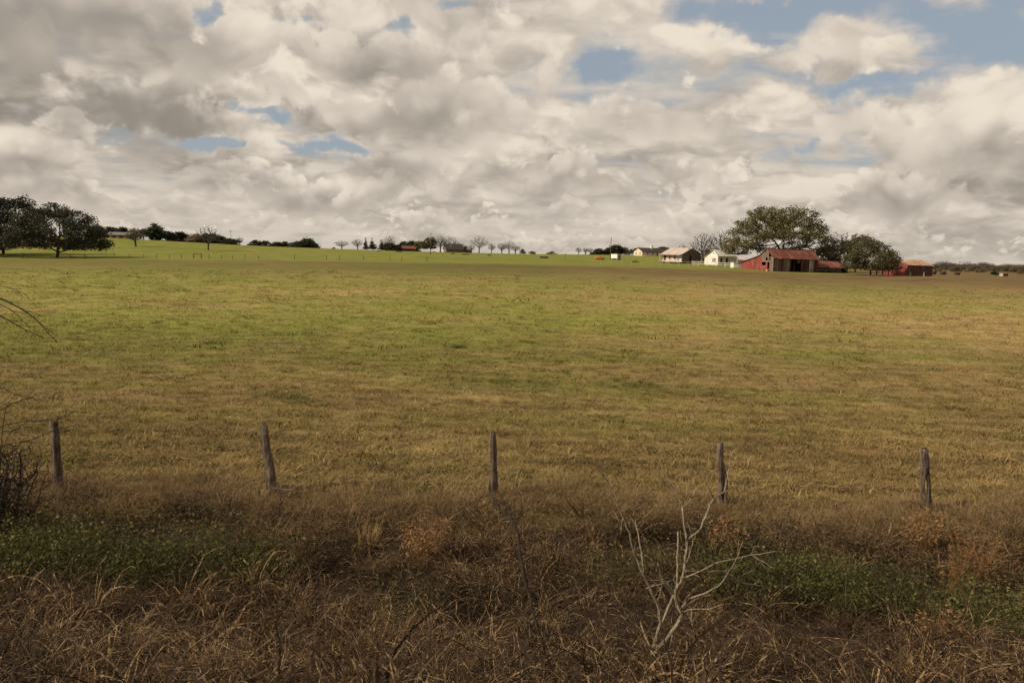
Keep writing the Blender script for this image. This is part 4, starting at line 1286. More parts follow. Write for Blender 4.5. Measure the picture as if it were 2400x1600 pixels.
# its lower wing, set back on the right
prism('wing', [(0, 0), (4.2, 0), (4.2, 1.9), (2.1, 3.1), (0, 1.9)], 'x', LW + 0.02, LW + 5.0, M_WHITE, wh)
panels(wh, 'x', LW + 0.22, LW + 5.3, 2.1, 3.16, 0.0, 1.95, 0.8, M_TINW, name='wing_panel', over=0.3)
panels(wh, 'x', LW + 0.22, LW + 5.3, 2.12, 3.16, 4.2, 1.95, 1.2, M_TINW, name='wing_panel', over=0.3)

# ---- white tank box between the house and the barn
tk = empty('white_cistern', corner(1728, 214, 0.05), R(12))
tag(tk, 'bright white box-shaped cistern beside the left end of the barn', 'cistern')
boxes('body', [(-1.1, 1.1, 0, 1.8, 0.12, 1.45)], M_WHITE, tk)
boxes('lid', [(-1.2, 1.2, -0.1, 1.9, 1.453, 1.55)], M_WHITE, tk)
boxes('skid', [(-1.15, 1.15, 0.05, 0.3, -0.1, 0.117), (-1.15, 1.15, 1.5, 1.75, -0.1, 0.117)], M_GREY, tk)

# ---- far ranch house with white chimney
rh = empty('ranch_house', corner(1505, 415, 0.4), R(30))
tag(rh, 'far cream ranch house with a long dark roof and white chimney', 'house')
prism('wall_gable', [(0, 0), (7, 0), (7, 2.6), (3.5, 4.3), (0, 2.6)], 'x', 0.0, 0.2, M_CREAM, rh)
prism('wall_side', [(0.2, 0), (19, 0), (19, 2.6), (0.2, 2.6)], 'y', 0.003, 0.2, M_CREAM, rh)
prism('wall_back', [(0.2, 0), (19, 0), (19, 2.6), (0.2, 2.6)], 'y', 6.8, 6.997, M_CREAM, rh)
prism('wall_gable', [(0, 0), (7, 0), (7, 2.6), (3.5, 4.3), (0, 2.6)], 'x', 19.003, 19.2, M_CREAM, rh)
rf = prism('roof', [(-0.7, 2.35), (3.5, 4.42), (7.7, 2.35), (7.7, 2.55), (3.5, 4.65), (-0.7, 2.55)], 'x', -0.4, 19.6, M_SHINGLE, rh)
boxes('chimney', [(8.0, 9.2, 2.6, 3.5, 3.6, 6.0)], M_WHITE, rf)
for a, b in ((1.3, 2.2), (4.6, 5.5)): window(rh, 'y', 0.0, -1, a, b, 0.9, 2.2, M_WHITE)
for a in (3, 6.5, 12, 15.5): window(rh, 'x', 0.003, -1, a, a + 1.3, 1.0, 2.2, M_WHITE)
boxes('door', [(9.6, 10.6, -0.05, 0.0, 0.1, 2.2)], M_DKBOARD, rh)

# ---- dark-roofed old house on the crest
oh = empty('old_house', corner(1046, 430, 0.3), R(18))
tag(oh, 'small old house with a steep dark roof among bare trees on the crest', 'house')
prism('wall_gable', [(0, 0), (6.2, 0), (6.2, 2.2), (3.1, 4.6), (0, 2.2)], 'x', 0.0, 0.2, M_WOODGREY, oh)
prism('wall_side', [(0.2, 0), (9, 0), (9, 2.2), (0.2, 2.2)], 'y', 0.003, 0.2, M_WOODGREY, oh)
prism('wall_back', [(0.2, 0), (9, 0), (9, 2.2), (0.2, 2.2)], 'y', 6.0, 6.197, M_WOODGREY, oh)
prism('wall_gable', [(0, 0), (6.2, 0), (6.2, 2.2), (3.1, 4.6), (0, 2.2)], 'x', 9.003, 9.2, M_WOODGREY, oh)
rf = prism('roof', [(-0.6, 1.75), (3.1, 4.72), (6.8, 1.75), (6.8, 1.95), (3.1, 4.95), (-0.6, 1.95)], 'x', -0.4, 9.6, M_SHINGLE, oh)
boxes('skylight', [(2.2, 3.4, 1.2, 2.0, 3.42, 3.9)], M_PALEBOARD, rf)
window(oh, 'y', 0.0, -1, 2.4, 3.4, 0.9, 2.1, M_PALEBOARD)
window(oh, 'x', 0.003, -1, 2.4, 3.6, 0.7, 1.8, M_PALEBOARD)
prism('lean_to', [(0, 0), (4.5, 0), (4.5, 1.2), (0, 2.0)], 'x', 9.22, 14.0, M_DKBOARD, oh)

# ---- red-brown barn on the crest
rb = empty('crest_barn', corner(942, 440, 0.3), R(12))
tag(rb, 'low red-brown barn among dark trees on the crest', 'barn')
prism('wall', [(0, 0), (5.5, 0), (5.5, 1.7), (2.75, 3.0), (0, 1.7)], 'x', 0.1, 7.6, M_DKBOARD, rb)
prism('roof', [(-0.4, 1.55), (2.75, 3.05), (5.9, 1.55), (5.9, 1.72), (2.75, 3.25), (-0.4, 1.72)], 'x', -0.2, 7.9, M_RUSTY, rb)
boxes('door', [(2.6, 4.4, -0.05, 0.0, 0.0, 1.6)], M_DARKIN, rb)

# ---- house on the left hill
hh = empty('hill_house', corner(250, 340, 0.3), R(-4))
tag(hh, 'long low hilltop house with a grey roof in front of the dark trees at left', 'house')
prism('wall', [(0, 0), (6, 0), (6, 1.7), (0, 1.7)], 'x', 0.2, 9.8, M_DKBOARD, hh)
prism('roof', [(-0.5, 1.55), (3, 2.75), (6.5, 1.55), (6.5, 1.72), (3, 2.95), (-0.5, 1.72)], 'x', -0.3, 10.2, mat('grey felt roof', (0.17, 0.145, 0.125), (0.12, 0.10, 0.09), 0.6, 0.9), hh)
for a in (1.2, 4.2, 7.4): window(hh, 'x', 0.0, -1, a, a + 1.2, 0.5, 1.4, M_PALEBOARD)

ws = empty('white_roofed_shed', corner(439, 335, 0.2), R(20))
tag(ws, 'tiny shed with a slanting white roof on the left hill', 'shed')
boxes('wall', [(0, 2.6, 0, 2.2, 0, 0.95)], M_DKBOARD, ws)
prism('roof', [(-0.4, 0.85), (3.0, 1.7), (3.0, 1.82), (-0.4, 0.97)], 'y', -0.3, 2.5, M_WHITE, ws)


# ------------------------------------------------------------------ poles, fences, farm things
def pole(name, px, d, h, label, arm=0.0, r=0.13, lean=0.0, m=M_POST):
    p = spot(px, d); e = empty(name, p)
    e.rotation_euler = (0, lean, 0)
    tubes('shaft', [([(0, 0, -0.3), (0, 0, h * 0.5), (0, 0, h)], [r, r * 0.85, r * 0.7])], m, e, 8)
    if arm: boxes('crossarm', [(-arm, arm, -0.16, -0.08, h - 0.6, h - 0.45)], m, e)
    boxes('insulator', [(-0.05, 0.05, -0.05, 0.05, h, h + 0.15)], M_STEEL, e)
    return tag(e, label, 'pole')


pole('utility_pole', 1009, 300, 8.1, 'dark utility pole in front of the brown-leaved tree, left of centre', r=0.15)
pole('utility_pole', 1430, 298, 8.2, 'dark utility pole beside the white box trailer', r=0.16, lean=R(0.6))
pole('utility_pole', 541, 352, 6.2, 'small far pole with a crossarm above the right end of the hilltop trees', arm=0.9, r=0.10)
pole('utility_pole', 1218, 432, 6.2, 'thin far pole just right of the clump of three bare trees', r=0.10)

# box trailer
tr = empty('box_trailer', corner(1446, 300), R(24))
tag(tr, 'small white box trailer standing in the pasture beside the right utility pole', 'trailer')
boxes('body', [(0, 2.2, 0, 4.4, 0.55, 2.15)], M_WHITE, tr)
boxes('roof', [(-0.06, 2.26, -0.06, 4.46, 2.153, 2.22)], M_TINW, tr)
boxes('chassis', [(0.2, 2.0, -0.6, 4.3, 0.42, 0.547)], M_STEEL, tr)
for yy in (1.5, 2.4):
    for xx in (-0.02, 1.95):
        w = tubes('wheel', [([(xx, yy, 0.30), (xx + 0.25, yy, 0.30)], 0.34)], M_BLACK, tr, 12)
boxes('door', [(0.5, 1.6, -0.05, -0.003, 0.65, 1.95)], M_WOODGREY, tr)

# orange hay rake
hr = empty('hay_rake', corner(1406, 292), R(-12))
tag(hr, 'orange farm implement, a hay rake, in the pasture left of the white trailer', 'farm machine')
tubes('frame', [([(-1.9, 0, 1.45), (-0.6, 0.1, 1.25), (1.4, 0.3, 0.75)], 0.09), ([(-1.8, 0, 1.0), (0.2, 0.2, 0.75), (1.5, 0.3, 0.5)], 0.08)], M_ORANGE, hr, 6)
tubes('drawbar', [([(1.3, 0.3, 0.6), (2.4, 0.4, 0.35)], 0.07)], M_BLACK, hr, 6)
for k in range(4):
    tubes('rake_wheel', [([(-1.6 + k * 0.75, 0.05 + 0.06 * k, 0.55), (-1.5 + k * 0.75, 0.25 + 0.06 * k, 0.55)], 0.52 if k else 0.5)], M_ORANGE, hr, 14)
tubes('tyre', [([(1.2, 0.0, 0.3), (1.2, 0.22, 0.3)], 0.33)], M_BLACK, hr, 12)

# round trough, post with trough, logs
wtg = empty('water_trough', corner(1275, 298))
tag(wtg, 'low dark round water trough alone in the green pasture', 'trough')
th = np.linspace(0, 2 * math.pi, 21)
tubes('rim', [([(1.6 * math.cos(a), 1.0 * math.sin(a), 0.5) for a in th], 0.09)], M_BLACK, wtg, 6)
prism('tank', [(1.6 * math.cos(a), 1.0 * math.sin(a)) for a in th[:-1]], 'z', -0.1, 0.5, M_BLACK, wtg)
lp = empty('leaning_post', corner(1324, 292))
tag(lp, 'short dark leaning post in the pasture beside a pale board on the ground', 'post')
tubes('shaft', [([(0, 0, -0.2), (0.10, 0, 1.0), (0.24, 0, 2.1)], 0.09)], M_POST, lp, 6)
boxes('brace', [(0.02, 0.12, -0.06, 0.06, 0.3, 0.42)], M_POST, lp)
pb = boxes('pale_board', [(0, 3.0, -0.1, 0.1, 0.0, 0.12)], M_PALEBOARD, None, loc=spot(1326, 290))
tag(pb, 'pale board lying on the grass beside the leaning post', 'board')
for px, d, n, lab in ((1092, 318, 3.4, 'long dark fallen log in the pasture below the dark-roofed old house'), (1062, 325, 1.6, 'short dark fallen log just left of the longer one'),
                      (1147, 318, 1.5, 'small grey log in the pasture below the slim bare tree'), (1489, 262, 2.4, 'dark log in the pasture right of the white trailer'),
                      (888, 335, 2.2, 'dark brush pile log in the pasture below the two cedars'), (936, 330, 2.8, 'dark log in the pasture below the red-brown barn')):
    p = spot(px, d); e = empty('log', p, R(random.Random(px).uniform(-12, 12)))
    tubes('stem', [([(-n / 2, 0, 0.15), (0, 0.05, 0.24), (n / 2, 0, 0.2)], [0.22, 0.2, 0.12])], M_BARK, e, 7)
    tubes('limb', [([(-n / 6, 0, 0.2), (n / 10, 0.1, 0.6)], [0.08, 0.04])], M_BARK, e, 5)
    tag(e, lab, 'log')

# white rail fence in front of the white house
rf_ = empty('rail_fence', spot(1622, 226))
tag(rf_, 'white rail fence running in front of the white house to the barn', 'fence')
base = rf_.location
ends = [spot(px, 226 - (px - 1622) * 0.10) - base for px in (1622, 1637, 1657, 1678, 1699, 1717)]
for q in ends:
    boxes('post', [(q.x - 0.07, q.x + 0.07, q.y - 0.07, q.y + 0.07, q.z - 0.2, q.z + 1.25)], M_WHITE, rf_)
for a, b in zip(ends[:-1], ends[1:]):
    for hz in (1.05, 0.55):
        tubes('rail', [([(a.x, a.y - 0.09, a.z + hz), (b.x, b.y - 0.09, b.z + hz)], 0.055)], M_WHITE, rf_, 5)
gt = empty('mesh_gate', spot(1629, 222))
tag(gt, 'grey wire mesh gate at the left end of the white rail fence', 'gate')
boxes('frame', [(-1.0, 1.0, -0.03, 0.03, 1.28, 1.34), (-1.0, 1.0, -0.03, 0.03, 0.1, 0.16), (-1.0, -0.94, -0.03, 0.03, 0.16, 1.28), (0.94, 1.0, -0.03, 0.03, 0.16, 1.28)], M_TINW, gt)
boxes('mesh', [(-0.94, 0.94, -0.01, 0.01, z, z + 0.025) for z in np.arange(0.3, 1.25, 0.16)] + [(x_, x_ + 0.02, -0.021, -0.011, 0.16, 1.28) for x_ in np.arange(-0.8, 0.9, 0.2)], M_TINW, gt)['kind'] = 'stuff'
# dark pen rails under the right oak
pn = empty('pen_fence', spot(2054, 191))
tag(pn, 'dark wooden pen rails between the right oak and the small red shed', 'fence')
base = pn.location
ends = [spot(px, 191 + (px - 2054) * 0.04) - base for px in (2054, 2068, 2082)]
for q in ends: boxes('post', [(q.x - 0.09, q.x + 0.09, q.y - 0.09, q.y + 0.09, q.z - 0.2, q.z + 1.45)], M_POST, pn)
for a, b in zip(ends[:-1], ends[1:]):
    for hz in (1.3, 0.9, 0.5):
        tubes('rail', [([(a.x, a.y - 0.12, a.z + hz), (b.x, b.y - 0.12, b.z + hz)], 0.06)], M_POST, pn, 5)
# field-edge wire fence
me_p = mesh_np('edge post', *(lambda vf: vf)(tube_np([(0, 0, -0.2), (0.02, 0, 0.6), (0.0, 0.01, 1.2)], [0.085, 0.075, 0.065], 6)), M_POST)
me_q = mesh_np('pale edge post', *tube_np([(0, 0, -0.2), (0.0, 0, 0.6), (0.02, 0.01, 1.15)], [0.055, 0.05, 0.045], 6), M_PALEPOST)
ORD = 'first second third fourth fifth sixth seventh eighth ninth tenth eleventh twelfth thirteenth fourteenth fifteenth sixteenth seventeenth eighteenth nineteenth twentieth twenty-first twenty-second'.split()
for q_, (px, d) in enumerate([(14, 190), (54, 190), (165, 190), (199, 190), (268, 191), (303, 191), (337, 192), (367, 192), (397, 192), (425, 193), (490, 193), (519, 194), (545, 194), (574, 194), (606, 195), (690, 195), (765, 196),
              (795, 196), (852, 197), (914, 198), (941, 198), (1000, 199)]):
    e = obj('fence_post', me_p, None, spot(px, d), (random.Random(px).uniform(-.06, .06), random.Random(px + 1).uniform(-.06, .06), 0), (1, 1, random.Random(px + 2).uniform(0.8, 1.1)))
    tag(e, ORD[q_] + ' dark fence post from the left along the back edge of the field', 'fence post', 'dark posts along the back edge of the field')
for q_, px in enumerate((1408, 1432, 1457, 1481, 1504, 1526, 1548, 1570, 1592)):
    e = obj('fence_post', me_q, None, spot(px, 212), (0, random.Random(px).uniform(-.05, .05), 0), (1, 1, random.Random(px + 2).uniform(0.8, 1.1)))
    tag(e, ORD[q_] + ' thin pale fence post from the left, between the trailer and the stilted cottage', 'fence post', 'pale posts in front of the cottage')
e = obj('fence_post', me_p, None, spot(1620, 214), None, (1.5, 1.5, 1.35))
tag(e, 'thick dark post at the left end of the white rail fence', 'fence post')
for px, lab in ((2134, 'pale post against the dark side of the small red shed, near its corner'), (2165, 'pale post near the right end of the small red shed')):
    e = obj('fence_post', me_q, None, spot(px, 193), None, (1.8, 1.8, 0.85)); tag(e, lab, 'fence post')
gf = empty('field_gate', spot(463, 193))
tag(gf, 'dark wooden gate frame in the wire fence below the taller bare tree', 'gate')
boxes('post', [(-1.0, -0.82, -0.09, 0.09, -0.2, 1.35)], M_POST, gf); boxes('post', [(0.82, 1.0, -0.09, 0.09, -0.2, 1.35)], M_POST, gf)
boxes('crossbar', [(-0.82, 0.82, -0.06, 0.06, 1.1, 1.25)], M_POST, gf)

# hay bales and a feeder in the right-hand pasture
for px, d, s, lab in ((2187, 262, 1.5, 'small dark round bale just right of the small red shed'), (2210, 270, 2.0, 'wide dark round bale, second from the small red shed'), (2243, 280, 1.9, 'dark round bale, third from the small red shed')):
    p = spot(px, d); e = empty('hay_bale', p, R(20))
    r_ = 0.75 if s < 1.8 else 0.6
    tubes('roll', [([(-s / 2, 0, r_ - 0.06), (-s / 2 + 0.1, 0, r_ - 0.06), (s / 2 - 0.1, 0, r_ - 0.06), (s / 2, 0, r_ - 0.06)], [r_ * 0.9, r_, r_, r_ * 0.9])], M_BARK, e, 14)
    tubes('twine', [([(k, 0, r_ - 0.06), (k + 0.03, 0, r_ - 0.06)], r_ * 1.012) for k in (-s * 0.2, s * 0.2)], M_PALEPOST, e, 14)
    e.children[1]['kind'] = 'stuff'
    tag(e, lab, 'hay bale', 'bales right of the red shed')
fd = empty('cattle_feeder', spot(2352, 262), R(20))
tag(fd, 'dark box-shaped cattle feeder with a pale end in the right-hand pasture', 'feeder')
boxes('bin', [(-1.0, 1.2, -0.6, 0.6, 0.35, 1.05)], M_DKBOARD, fd)
boxes('end_board', [(-1.12, -1.003, -0.65, 0.65, 0.2, 1.15)], M_PALEBOARD, fd)
boxes('lid', [(-1.1, 1.35, -0.7, 0.7, 1.053, 1.12)], M_GREY, fd)
for xx in (-0.9, 1.0):
    for yy in (-0.55, 0.45): boxes('leg', [(xx, xx + 0.1, yy, yy + 0.1, -0.1, 0.347)], M_POST, fd)

# ------------------------------------------------------------------ foreground
def wood_material(name, light, dark, sc=1.0):
    m = bpy.data.materials.new(name); m.use_nodes = True
    t = m.node_tree; p = t.nodes['Principled BSDF']
    tc = t.nodes.new('ShaderNodeTexCoord'); v = E(t, tc.outputs['Object'])
    mp = t.nodes.new('ShaderNodeMapping'); mp.inputs['Scale'].default_value = (9 * sc, 9 * sc, 1.1 * sc); t.links.new(v.s, mp.inputs[0]); q = E(t, mp.outputs[0])
    n1 = noise(t, q, 3.0, 5.0, 0.65); n2 = noise(t, v, 5.0, 3.0, 0.6)
    c = mixc(t, (n1 * 0.75 + n2 * 0.3).smooth(0.36, 0.68), dark, light)
    t.links.new(c.s, p.inputs['Base Color']); p.inputs['Roughness'].default_value = 0.95; p.inputs['Specular IOR Level'].default_value = 0.15
    bn = t.nodes.new('ShaderNodeBump'); bn.inputs['Strength'].default_value = 0.9; bn.inputs['Distance'].default_value = 0.03
    t.links.new(n1.s, bn.inputs['Height']); t.links.new(bn.outputs[0], p.inputs['Normal'])
    return m


M_CEDARPOST = wood_material('weathered cedar post', (0.180, 0.132, 0.095), (0.020, 0.015, 0.011))
M_PALEBARK = wood_material('pale sapling bark', (0.36, 0.30, 0.205), (0.12, 0.09, 0.06), 3.0)
M_DARKBARK = wood_material('dark stem bark', (0.075, 0.055, 0.040), (0.022, 0.016, 0.013), 2.0)


def gnarled(P, Rr, seed, sides=14, sub=6, amp=0.16):
    """a post with flutes, cracks and a ragged top"""
    rs = np.random.RandomState(seed)
    P = np.asarray(P, float); t = np.linspace(0, len(P) - 1, (len(P) - 1) * sub + 1)
    Q = np.stack([np.interp(t, np.arange(len(P)), P[:, k]) for k in range(3)], 1)
    Q[1:-1] = (Q[:-2] + 2 * Q[1:-1] + Q[2:]) / 4
    Rq = np.interp(t, np.arange(len(P)), Rr)
    V, F = tube_np(Q, Rq, sides)
    V = V.reshape(len(Q), sides, 3)
    flute = 1 + amp * np.sin(np.arange(sides) * 2 * math.pi / sides * rs.randint(2, 4) + rs.uniform(0, 6)) + rs.normal(0, amp * 0.45, sides)
    flute[rs.randint(0, sides, 2)] *= 0.62                 # long drying cracks
    f = flute[None, :] * (1 + rs.normal(0, 0.035, (len(Q), sides)))
    V = Q[:, None] + (V - Q[:, None]) * f[..., None]
    V[-1, :, 2] += rs.uniform(-0.035, 0.03, sides)
    return V.reshape(-1, 3), F


def pix(px, py, d): r = ray(px, py); return Vector((r.x * d, d, EYE + r.z * d))


posts = [((127, 986), (137, 1130), 12.0, 'leftmost fence post, rough grey cedar behind bare twigs', 1),
         ((617, 998), (635, 1142), 11.5, 'second fence post from the left, dark and leaning, above a broken board', 2),
         ((1154, 1014), (1157, 1160), 9.5, 'middle fence post, thin and straight with a split foot', 3),
         ((1688, 1038), (1692, 1160), 11.0, 'fourth fence post, behind the tip of the pale sapling', 4),
         ((2164, 1052), (2171, 1200), 13.0, 'rightmost fence post, split by a gap, above an orange grass tuft', 5)]
FENCE_D = 15.0
post_pos = []
for (tx, ty), (bx, by), wpx, lab, seed in posts:
    b = pix(bx, by, FENCE_D); tp = pix(tx, ty, FENCE_D)
    g = Gz(b.x, b.y)
    foot = Vector((b.x + (b.x - tp.x) * 0.25, b.y, g - 0.15))
    post_pos.append(Vector((foot.x, foot.y, g)))
    e = empty('fence_post', (foot.x, foot.y, g))
    o_ = e.location
    rr = wpx * FENCE_D / F_PX * 0.86
    rs = np.random.RandomState(seed + 40)
    mid = [foot.lerp(tp, k) + Vector((rs.normal(0, 0.012), rs.normal(0, 0.012), 0)) for k in (0.25, 0.5, 0.75)]
    P = [p - o_ for p in [foot] + mid + [tp]]
    if seed != 5:
        V, F = gnarled(P, [rr * 1.15, rr * 1.12, rr, rr * 0.95, rr * 0.85], seed)
        obj('shaft', mesh_np('shaft', V, F, M_CEDARPOST, True), e)
        if seed == 3:
            V, F = gnarled([P[0] + Vector((-0.07, -0.02, 0)), P[1] + Vector((-0.075, -0.02, 0)), P[2] + Vector((-0.055, -0.01, -0.10))], [rr * .7, rr * .6, rr * .25], 33, 10)
            obj('splinter', mesh_np('splinter', V, F, M_CEDARPOST, True), e)
        if seed == 4:
            V, F = gnarled([P[0] + Vector((0.05, -0.03, 0)), P[2] + Vector((0.06, -0.03, 0)), P[3] + Vector((0.055, -0.02, -0.05))], [rr * .6, rr * .6, rr * .3], 34, 10)
            obj('splinter', mesh_np('splinter', V, F, M_CEDARPOST, True), e)
    else:                                                  # two strands that part round a hole and join again
        L_ = [P[0], P[1], P[1].lerp(P[2], .5) + Vector((-0.055, 0, 0)), P[2] + Vector((-0.065, 0, 0)), P[2].lerp(P[3], .6) + Vector((-0.03, 0, 0)), P[3], P[4]]
        R_ = [P[0] + Vector((.03, 0, 0)), P[1] + Vector((.03, 0, 0)), P[1].lerp(P[2], .5) + Vector((0.055, 0, 0)), P[2] + Vector((0.07, 0, 0)), P[2].lerp(P[3], .6) + Vector((0.05, 0, 0)), P[3] + Vector((.03, 0, 0)), P[4] + Vector((.03, 0, -0.03))]
        for q, sd in ((L_, 5), (R_, 6)):
            V, F = gnarled(q, [rr * 1.0, rr * .85, rr * .45, rr * .42, rr * .5, rr * .8, rr * .8], sd)
            obj('shaft', mesh_np('shaft', V, F, M_CEDARPOST, True), e)
    # staples and a stub of wire tie
    for k, f in enumerate((0.45, 0.7, 0.9)):
        c = P[0].lerp(P[4], f) + Vector((0, -rr * 1.05, 0))
        tubes('wire_tie', [([c + Vector((-rr * 1.1, rr * 0.6, 0)), c + Vector((0, -0.004, 0.004)), c + Vector((rr * 1.1, rr * 0.6, 0))], 0.0025)], M_STEEL, e, 4)
    tag(e, lab, 'fence post', 'old posts of the near fence')


def stem_tree(name, base_px, d0, branches, m, scale_r=1.0, parts=None, label='', cat='', depth_seed=1, sides=6):
    """a plant traced branch by branch: each branch a polyline of pixels with its own depth drift"""
    rs = np.random.RandomState(depth_seed)
    g = hit(*base_px) if d0 is None else None
    d0 = g.y if d0 is None else d0
    b = pix(base_px[0], base_px[1], d0)
    e = empty(name, (b.x, b.y, Gz(b.x, b.y)))
    for nm, pts, r0, r1, da, db in branches:
        n = len(pts); P = []
        for k, (px, py) in enumerate(pts):
            f = k / max(1, n - 1)
            P.append(pix(px, py, d0 + da + (db - da) * f + rs.normal(0, 0.008)) - e.location)
        if nm == 'stem': P.insert(0, Vector((P[0].x * 0.6, P[0].y * 0.6, -0.08)))
        P = np.array(P); n = len(P)
        t = np.linspace(0, n - 1, (n - 1) * 3 + 1)
        Q = np.stack([np.interp(t, np.arange(n), P[:, k]) for k in range(3)], 1)
        if len(Q) > 4: Q[1:-1] = (Q[:-2] + 2 * Q[1:-1] + Q[2:]) / 4
        Q[1:-1] += rs.normal(0, 0.004, Q[1:-1].shape)
        V, F = tube_np(Q, np.linspace(r0, r1, len(Q)) * scale_r * (1 + rs.normal(0, 0.06, len(Q))), sides)
        part = obj(nm, mesh_np(nm, V, F, m, True), e)
        if name == 'sapling':                              # fine side twigs
            for j in range(4, len(Q) - 1, 4):
                if rs.uniform() < 0.35: continue
                tv = Q[j + 1] - Q[j - 1]; tv /= np.linalg.norm(tv) + 1e-9
                sv = rs.normal(0, 1, 3); sv -= tv * (sv @ tv); sv /= np.linalg.norm(sv)
                L = rs.uniform(0.06, 0.22); a = tv * 0.75 + sv * 0.65 + np.array([0, 0, 0.25])
                T = [Q[j], Q[j] + a * L * 0.5 + rs.normal(0, .012, 3), Q[j] + a * L + rs.normal(0, .02, 3)]
                tubes('twig', [(T, [0.0042, 0.003, 0.0018])], m, part, 5)
    return tag(e, label, cat)


def S(*pts): return [(1380 + x / 2.614, 1000 + y / 2.614) for x, y in pts]


stem_tree('sapling', (1523, 1552), 7.9, [
    ('stem', S((372, 1470), (375, 1430), (430, 1350), (520, 1240), (575, 1150), (540, 1090), (522, 1010), (540, 990), (575, 930), (590, 850), (600, 700)), .026, .014, 0, 0.25),
    ('stem', S((365, 1470), (375, 1420), (410, 1300), (440, 1200), (420, 1080), (370, 980), (330, 900), (280, 790), (245, 650), (210, 550), (150, 430), (110, 340), (100, 210)), .024, .004, 0, -0.35),
    ('stem', S((390, 1460), (400, 1340), (440, 1210), (490, 1100), (520, 1030), (540, 960), (545, 800), (545, 640)), .020, .008, .05, .4),
    ('branch', S((600, 700), (585, 600), (572, 490)), .013, .010, .25, .30),
    ('branch', S((604, 696), (690, 620), (735, 500), (765, 435), (830, 400), (845, 330), (860, 260), (870, 150)), .014, .004, .25, .5),
    ('branch', S((572, 490), (610, 470), (670, 360)), .008, .004, .3, .35),
    ('branch', S((572, 490), (540, 400), (480, 330), (430, 210)), .006, .003, .3, .5),
    ('branch', S((765, 435), (710, 330), (690, 230), (670, 180)), .007, .003, .33, .2),
    ('branch', S((375, 985), (345, 990), (430, 965), (510, 938)), .008, .005, -.12, .0),
    ('branch', S((338, 895), (310, 700), (285, 580)), .010, .004, -.15, .05),
    ('branch', S((520, 1020), (490, 1000), (450, 930), (420, 830)), .012, .005, .0, -.2),
    ('branch', S((560, 1125), (625, 1040), (700, 1025), (800, 970), (850, 900), (900, 820), (945, 700)), .014, .004, .1, -.5),
    ('branch', S((555, 925), (610, 915), (700, 870), (800, 825), (1000, 785), (1150, 760)), .010, .004, .1, -.4),
    ('branch', S((1000, 788), (1060, 820), (1135, 865)), .006, .003, -.28, -.4),
    ('branch', S((590, 880), (690, 890), (830, 880), (940, 960), (1080, 970)), .008, .004, .15, .5),
    ('branch', S((830, 880), (900, 860), (980, 840)), .005, .003, .32, .5),
    ('branch', S((565, 1140), (600, 1115), (740, 1115), (830, 1085)), .009, .004, .05, -.4),
    ('branch', S((420, 1290), (340, 1280), (250, 1180), (160, 1030)), .010, .005, .0, -.4),
    ('branch', S((520, 1250), (510, 1290), (495, 1350)), .010, .007, .0, -.1),
    ('branch', S((385, 1440), (470, 1390), (500, 1360)), .011, .007, .0, -.2),
    ('branch', S((560, 1170), (620, 1200), (665, 1160)), .007, .004, .0, .3),
    ('branch', S((210, 550), (205, 620), (195, 660)), .006, .003, -.25, -.2),
    ('branch', S((600, 830), (640, 720), (655, 660)), .008, .003, .15, .4),
    ('branch', S((420, 1080), (440, 1000), (460, 930)), .006, .003, -.1, .1),
], M_PALEBARK, 0.92, label='pale-barked leafless sapling branching up through the brush in front of the fourth post', cat='sapling', depth_seed=3)


def S3(*pts): return [(1000 + x / 2.412, 950 + y / 2.412) for x, y in pts]


stem_tree('dead_stalk', (1278, 1600), 7.3, [
    ('stem', S3((668, 1580), (665, 1480), (655, 1330), (620, 1250), (590, 1110), (560, 1000), (530, 870), (520, 740), (500, 670), (440, 620), (395, 560), (372, 505)), .022, .008, 0, .5),
    ('branch', S3((500, 670), (470, 600), (450, 545)), .005, .003, .45, .5),
    ('branch', S3((440, 620), (490, 570), (500, 530)), .005, .003, .5, .6),
    ('branch', S3((560, 1000), (600, 930), (610, 900)), .005, .003, .25, .2)],
    M_DARKBARK, label='thin dark crooked dead stalk rising through the brush towards the middle post', cat='stalk', depth_seed=5)
stem_tree('dead_stalk', (1480, 1500), None, [
    ('stem', S((150, 1020), (120, 860), (100, 700)), .006, .003, .3, .5), ('branch', S((150, 1020), (210, 1130), (300, 1260)), .008, .005, .3, .1)],
    M_DARKBARK, label='short dark dead stalk just left of the pale sapling', cat='stalk', depth_seed=6)


# bare thorn bush at the left edge of the picture
def S1(*pts): return [(x / 2.45, 660 + y / 2.45) for x, y in pts]


bs = np.random.RandomState(17)
c = pix(-25, 1170, 12.6); gz = Gz(c.x, c.y)
bush = empty('thorn_bush', (c.x, c.y, gz))
tag(bush, 'dark leafless thorn bush reaching in from the left picture edge beside the leftmost post', 'bush')
for k in range(13):
    a0 = k * 0.5 - 1.6
    ells = [(0.42 * math.cos(a0) + bs.normal(0, .1), 0.4 * math.sin(a0), bs.uniform(0.6, 1.3), 0.5, 0.5, 0.5), (0.62 * math.cos(a0), 0.6 * math.sin(a0), bs.uniform(.35, 1.0), .42, .45, .35)]
    A = ellipsoid_pts(bs, 230, ells)
    q0 = np.array([bs.normal(0, .08), bs.normal(0, .08), -0.1]); q1 = q0 + np.array([0.12 * math.cos(a0), 0.1 * math.sin(a0), 0.35])
    nd_, pr_ = colonize(bs, A, [q0, (q0 + q1) / 2, q1], 0.07, 0.085, wander=0.3, up=0.02)
    r_, _k = radii(nd_, pr_, 0.0042)
    V, F = skeleton(nd_, pr_, r_)
    obj('stem', mesh_np('stem', V, F, M_DARKBARK, True), bush)
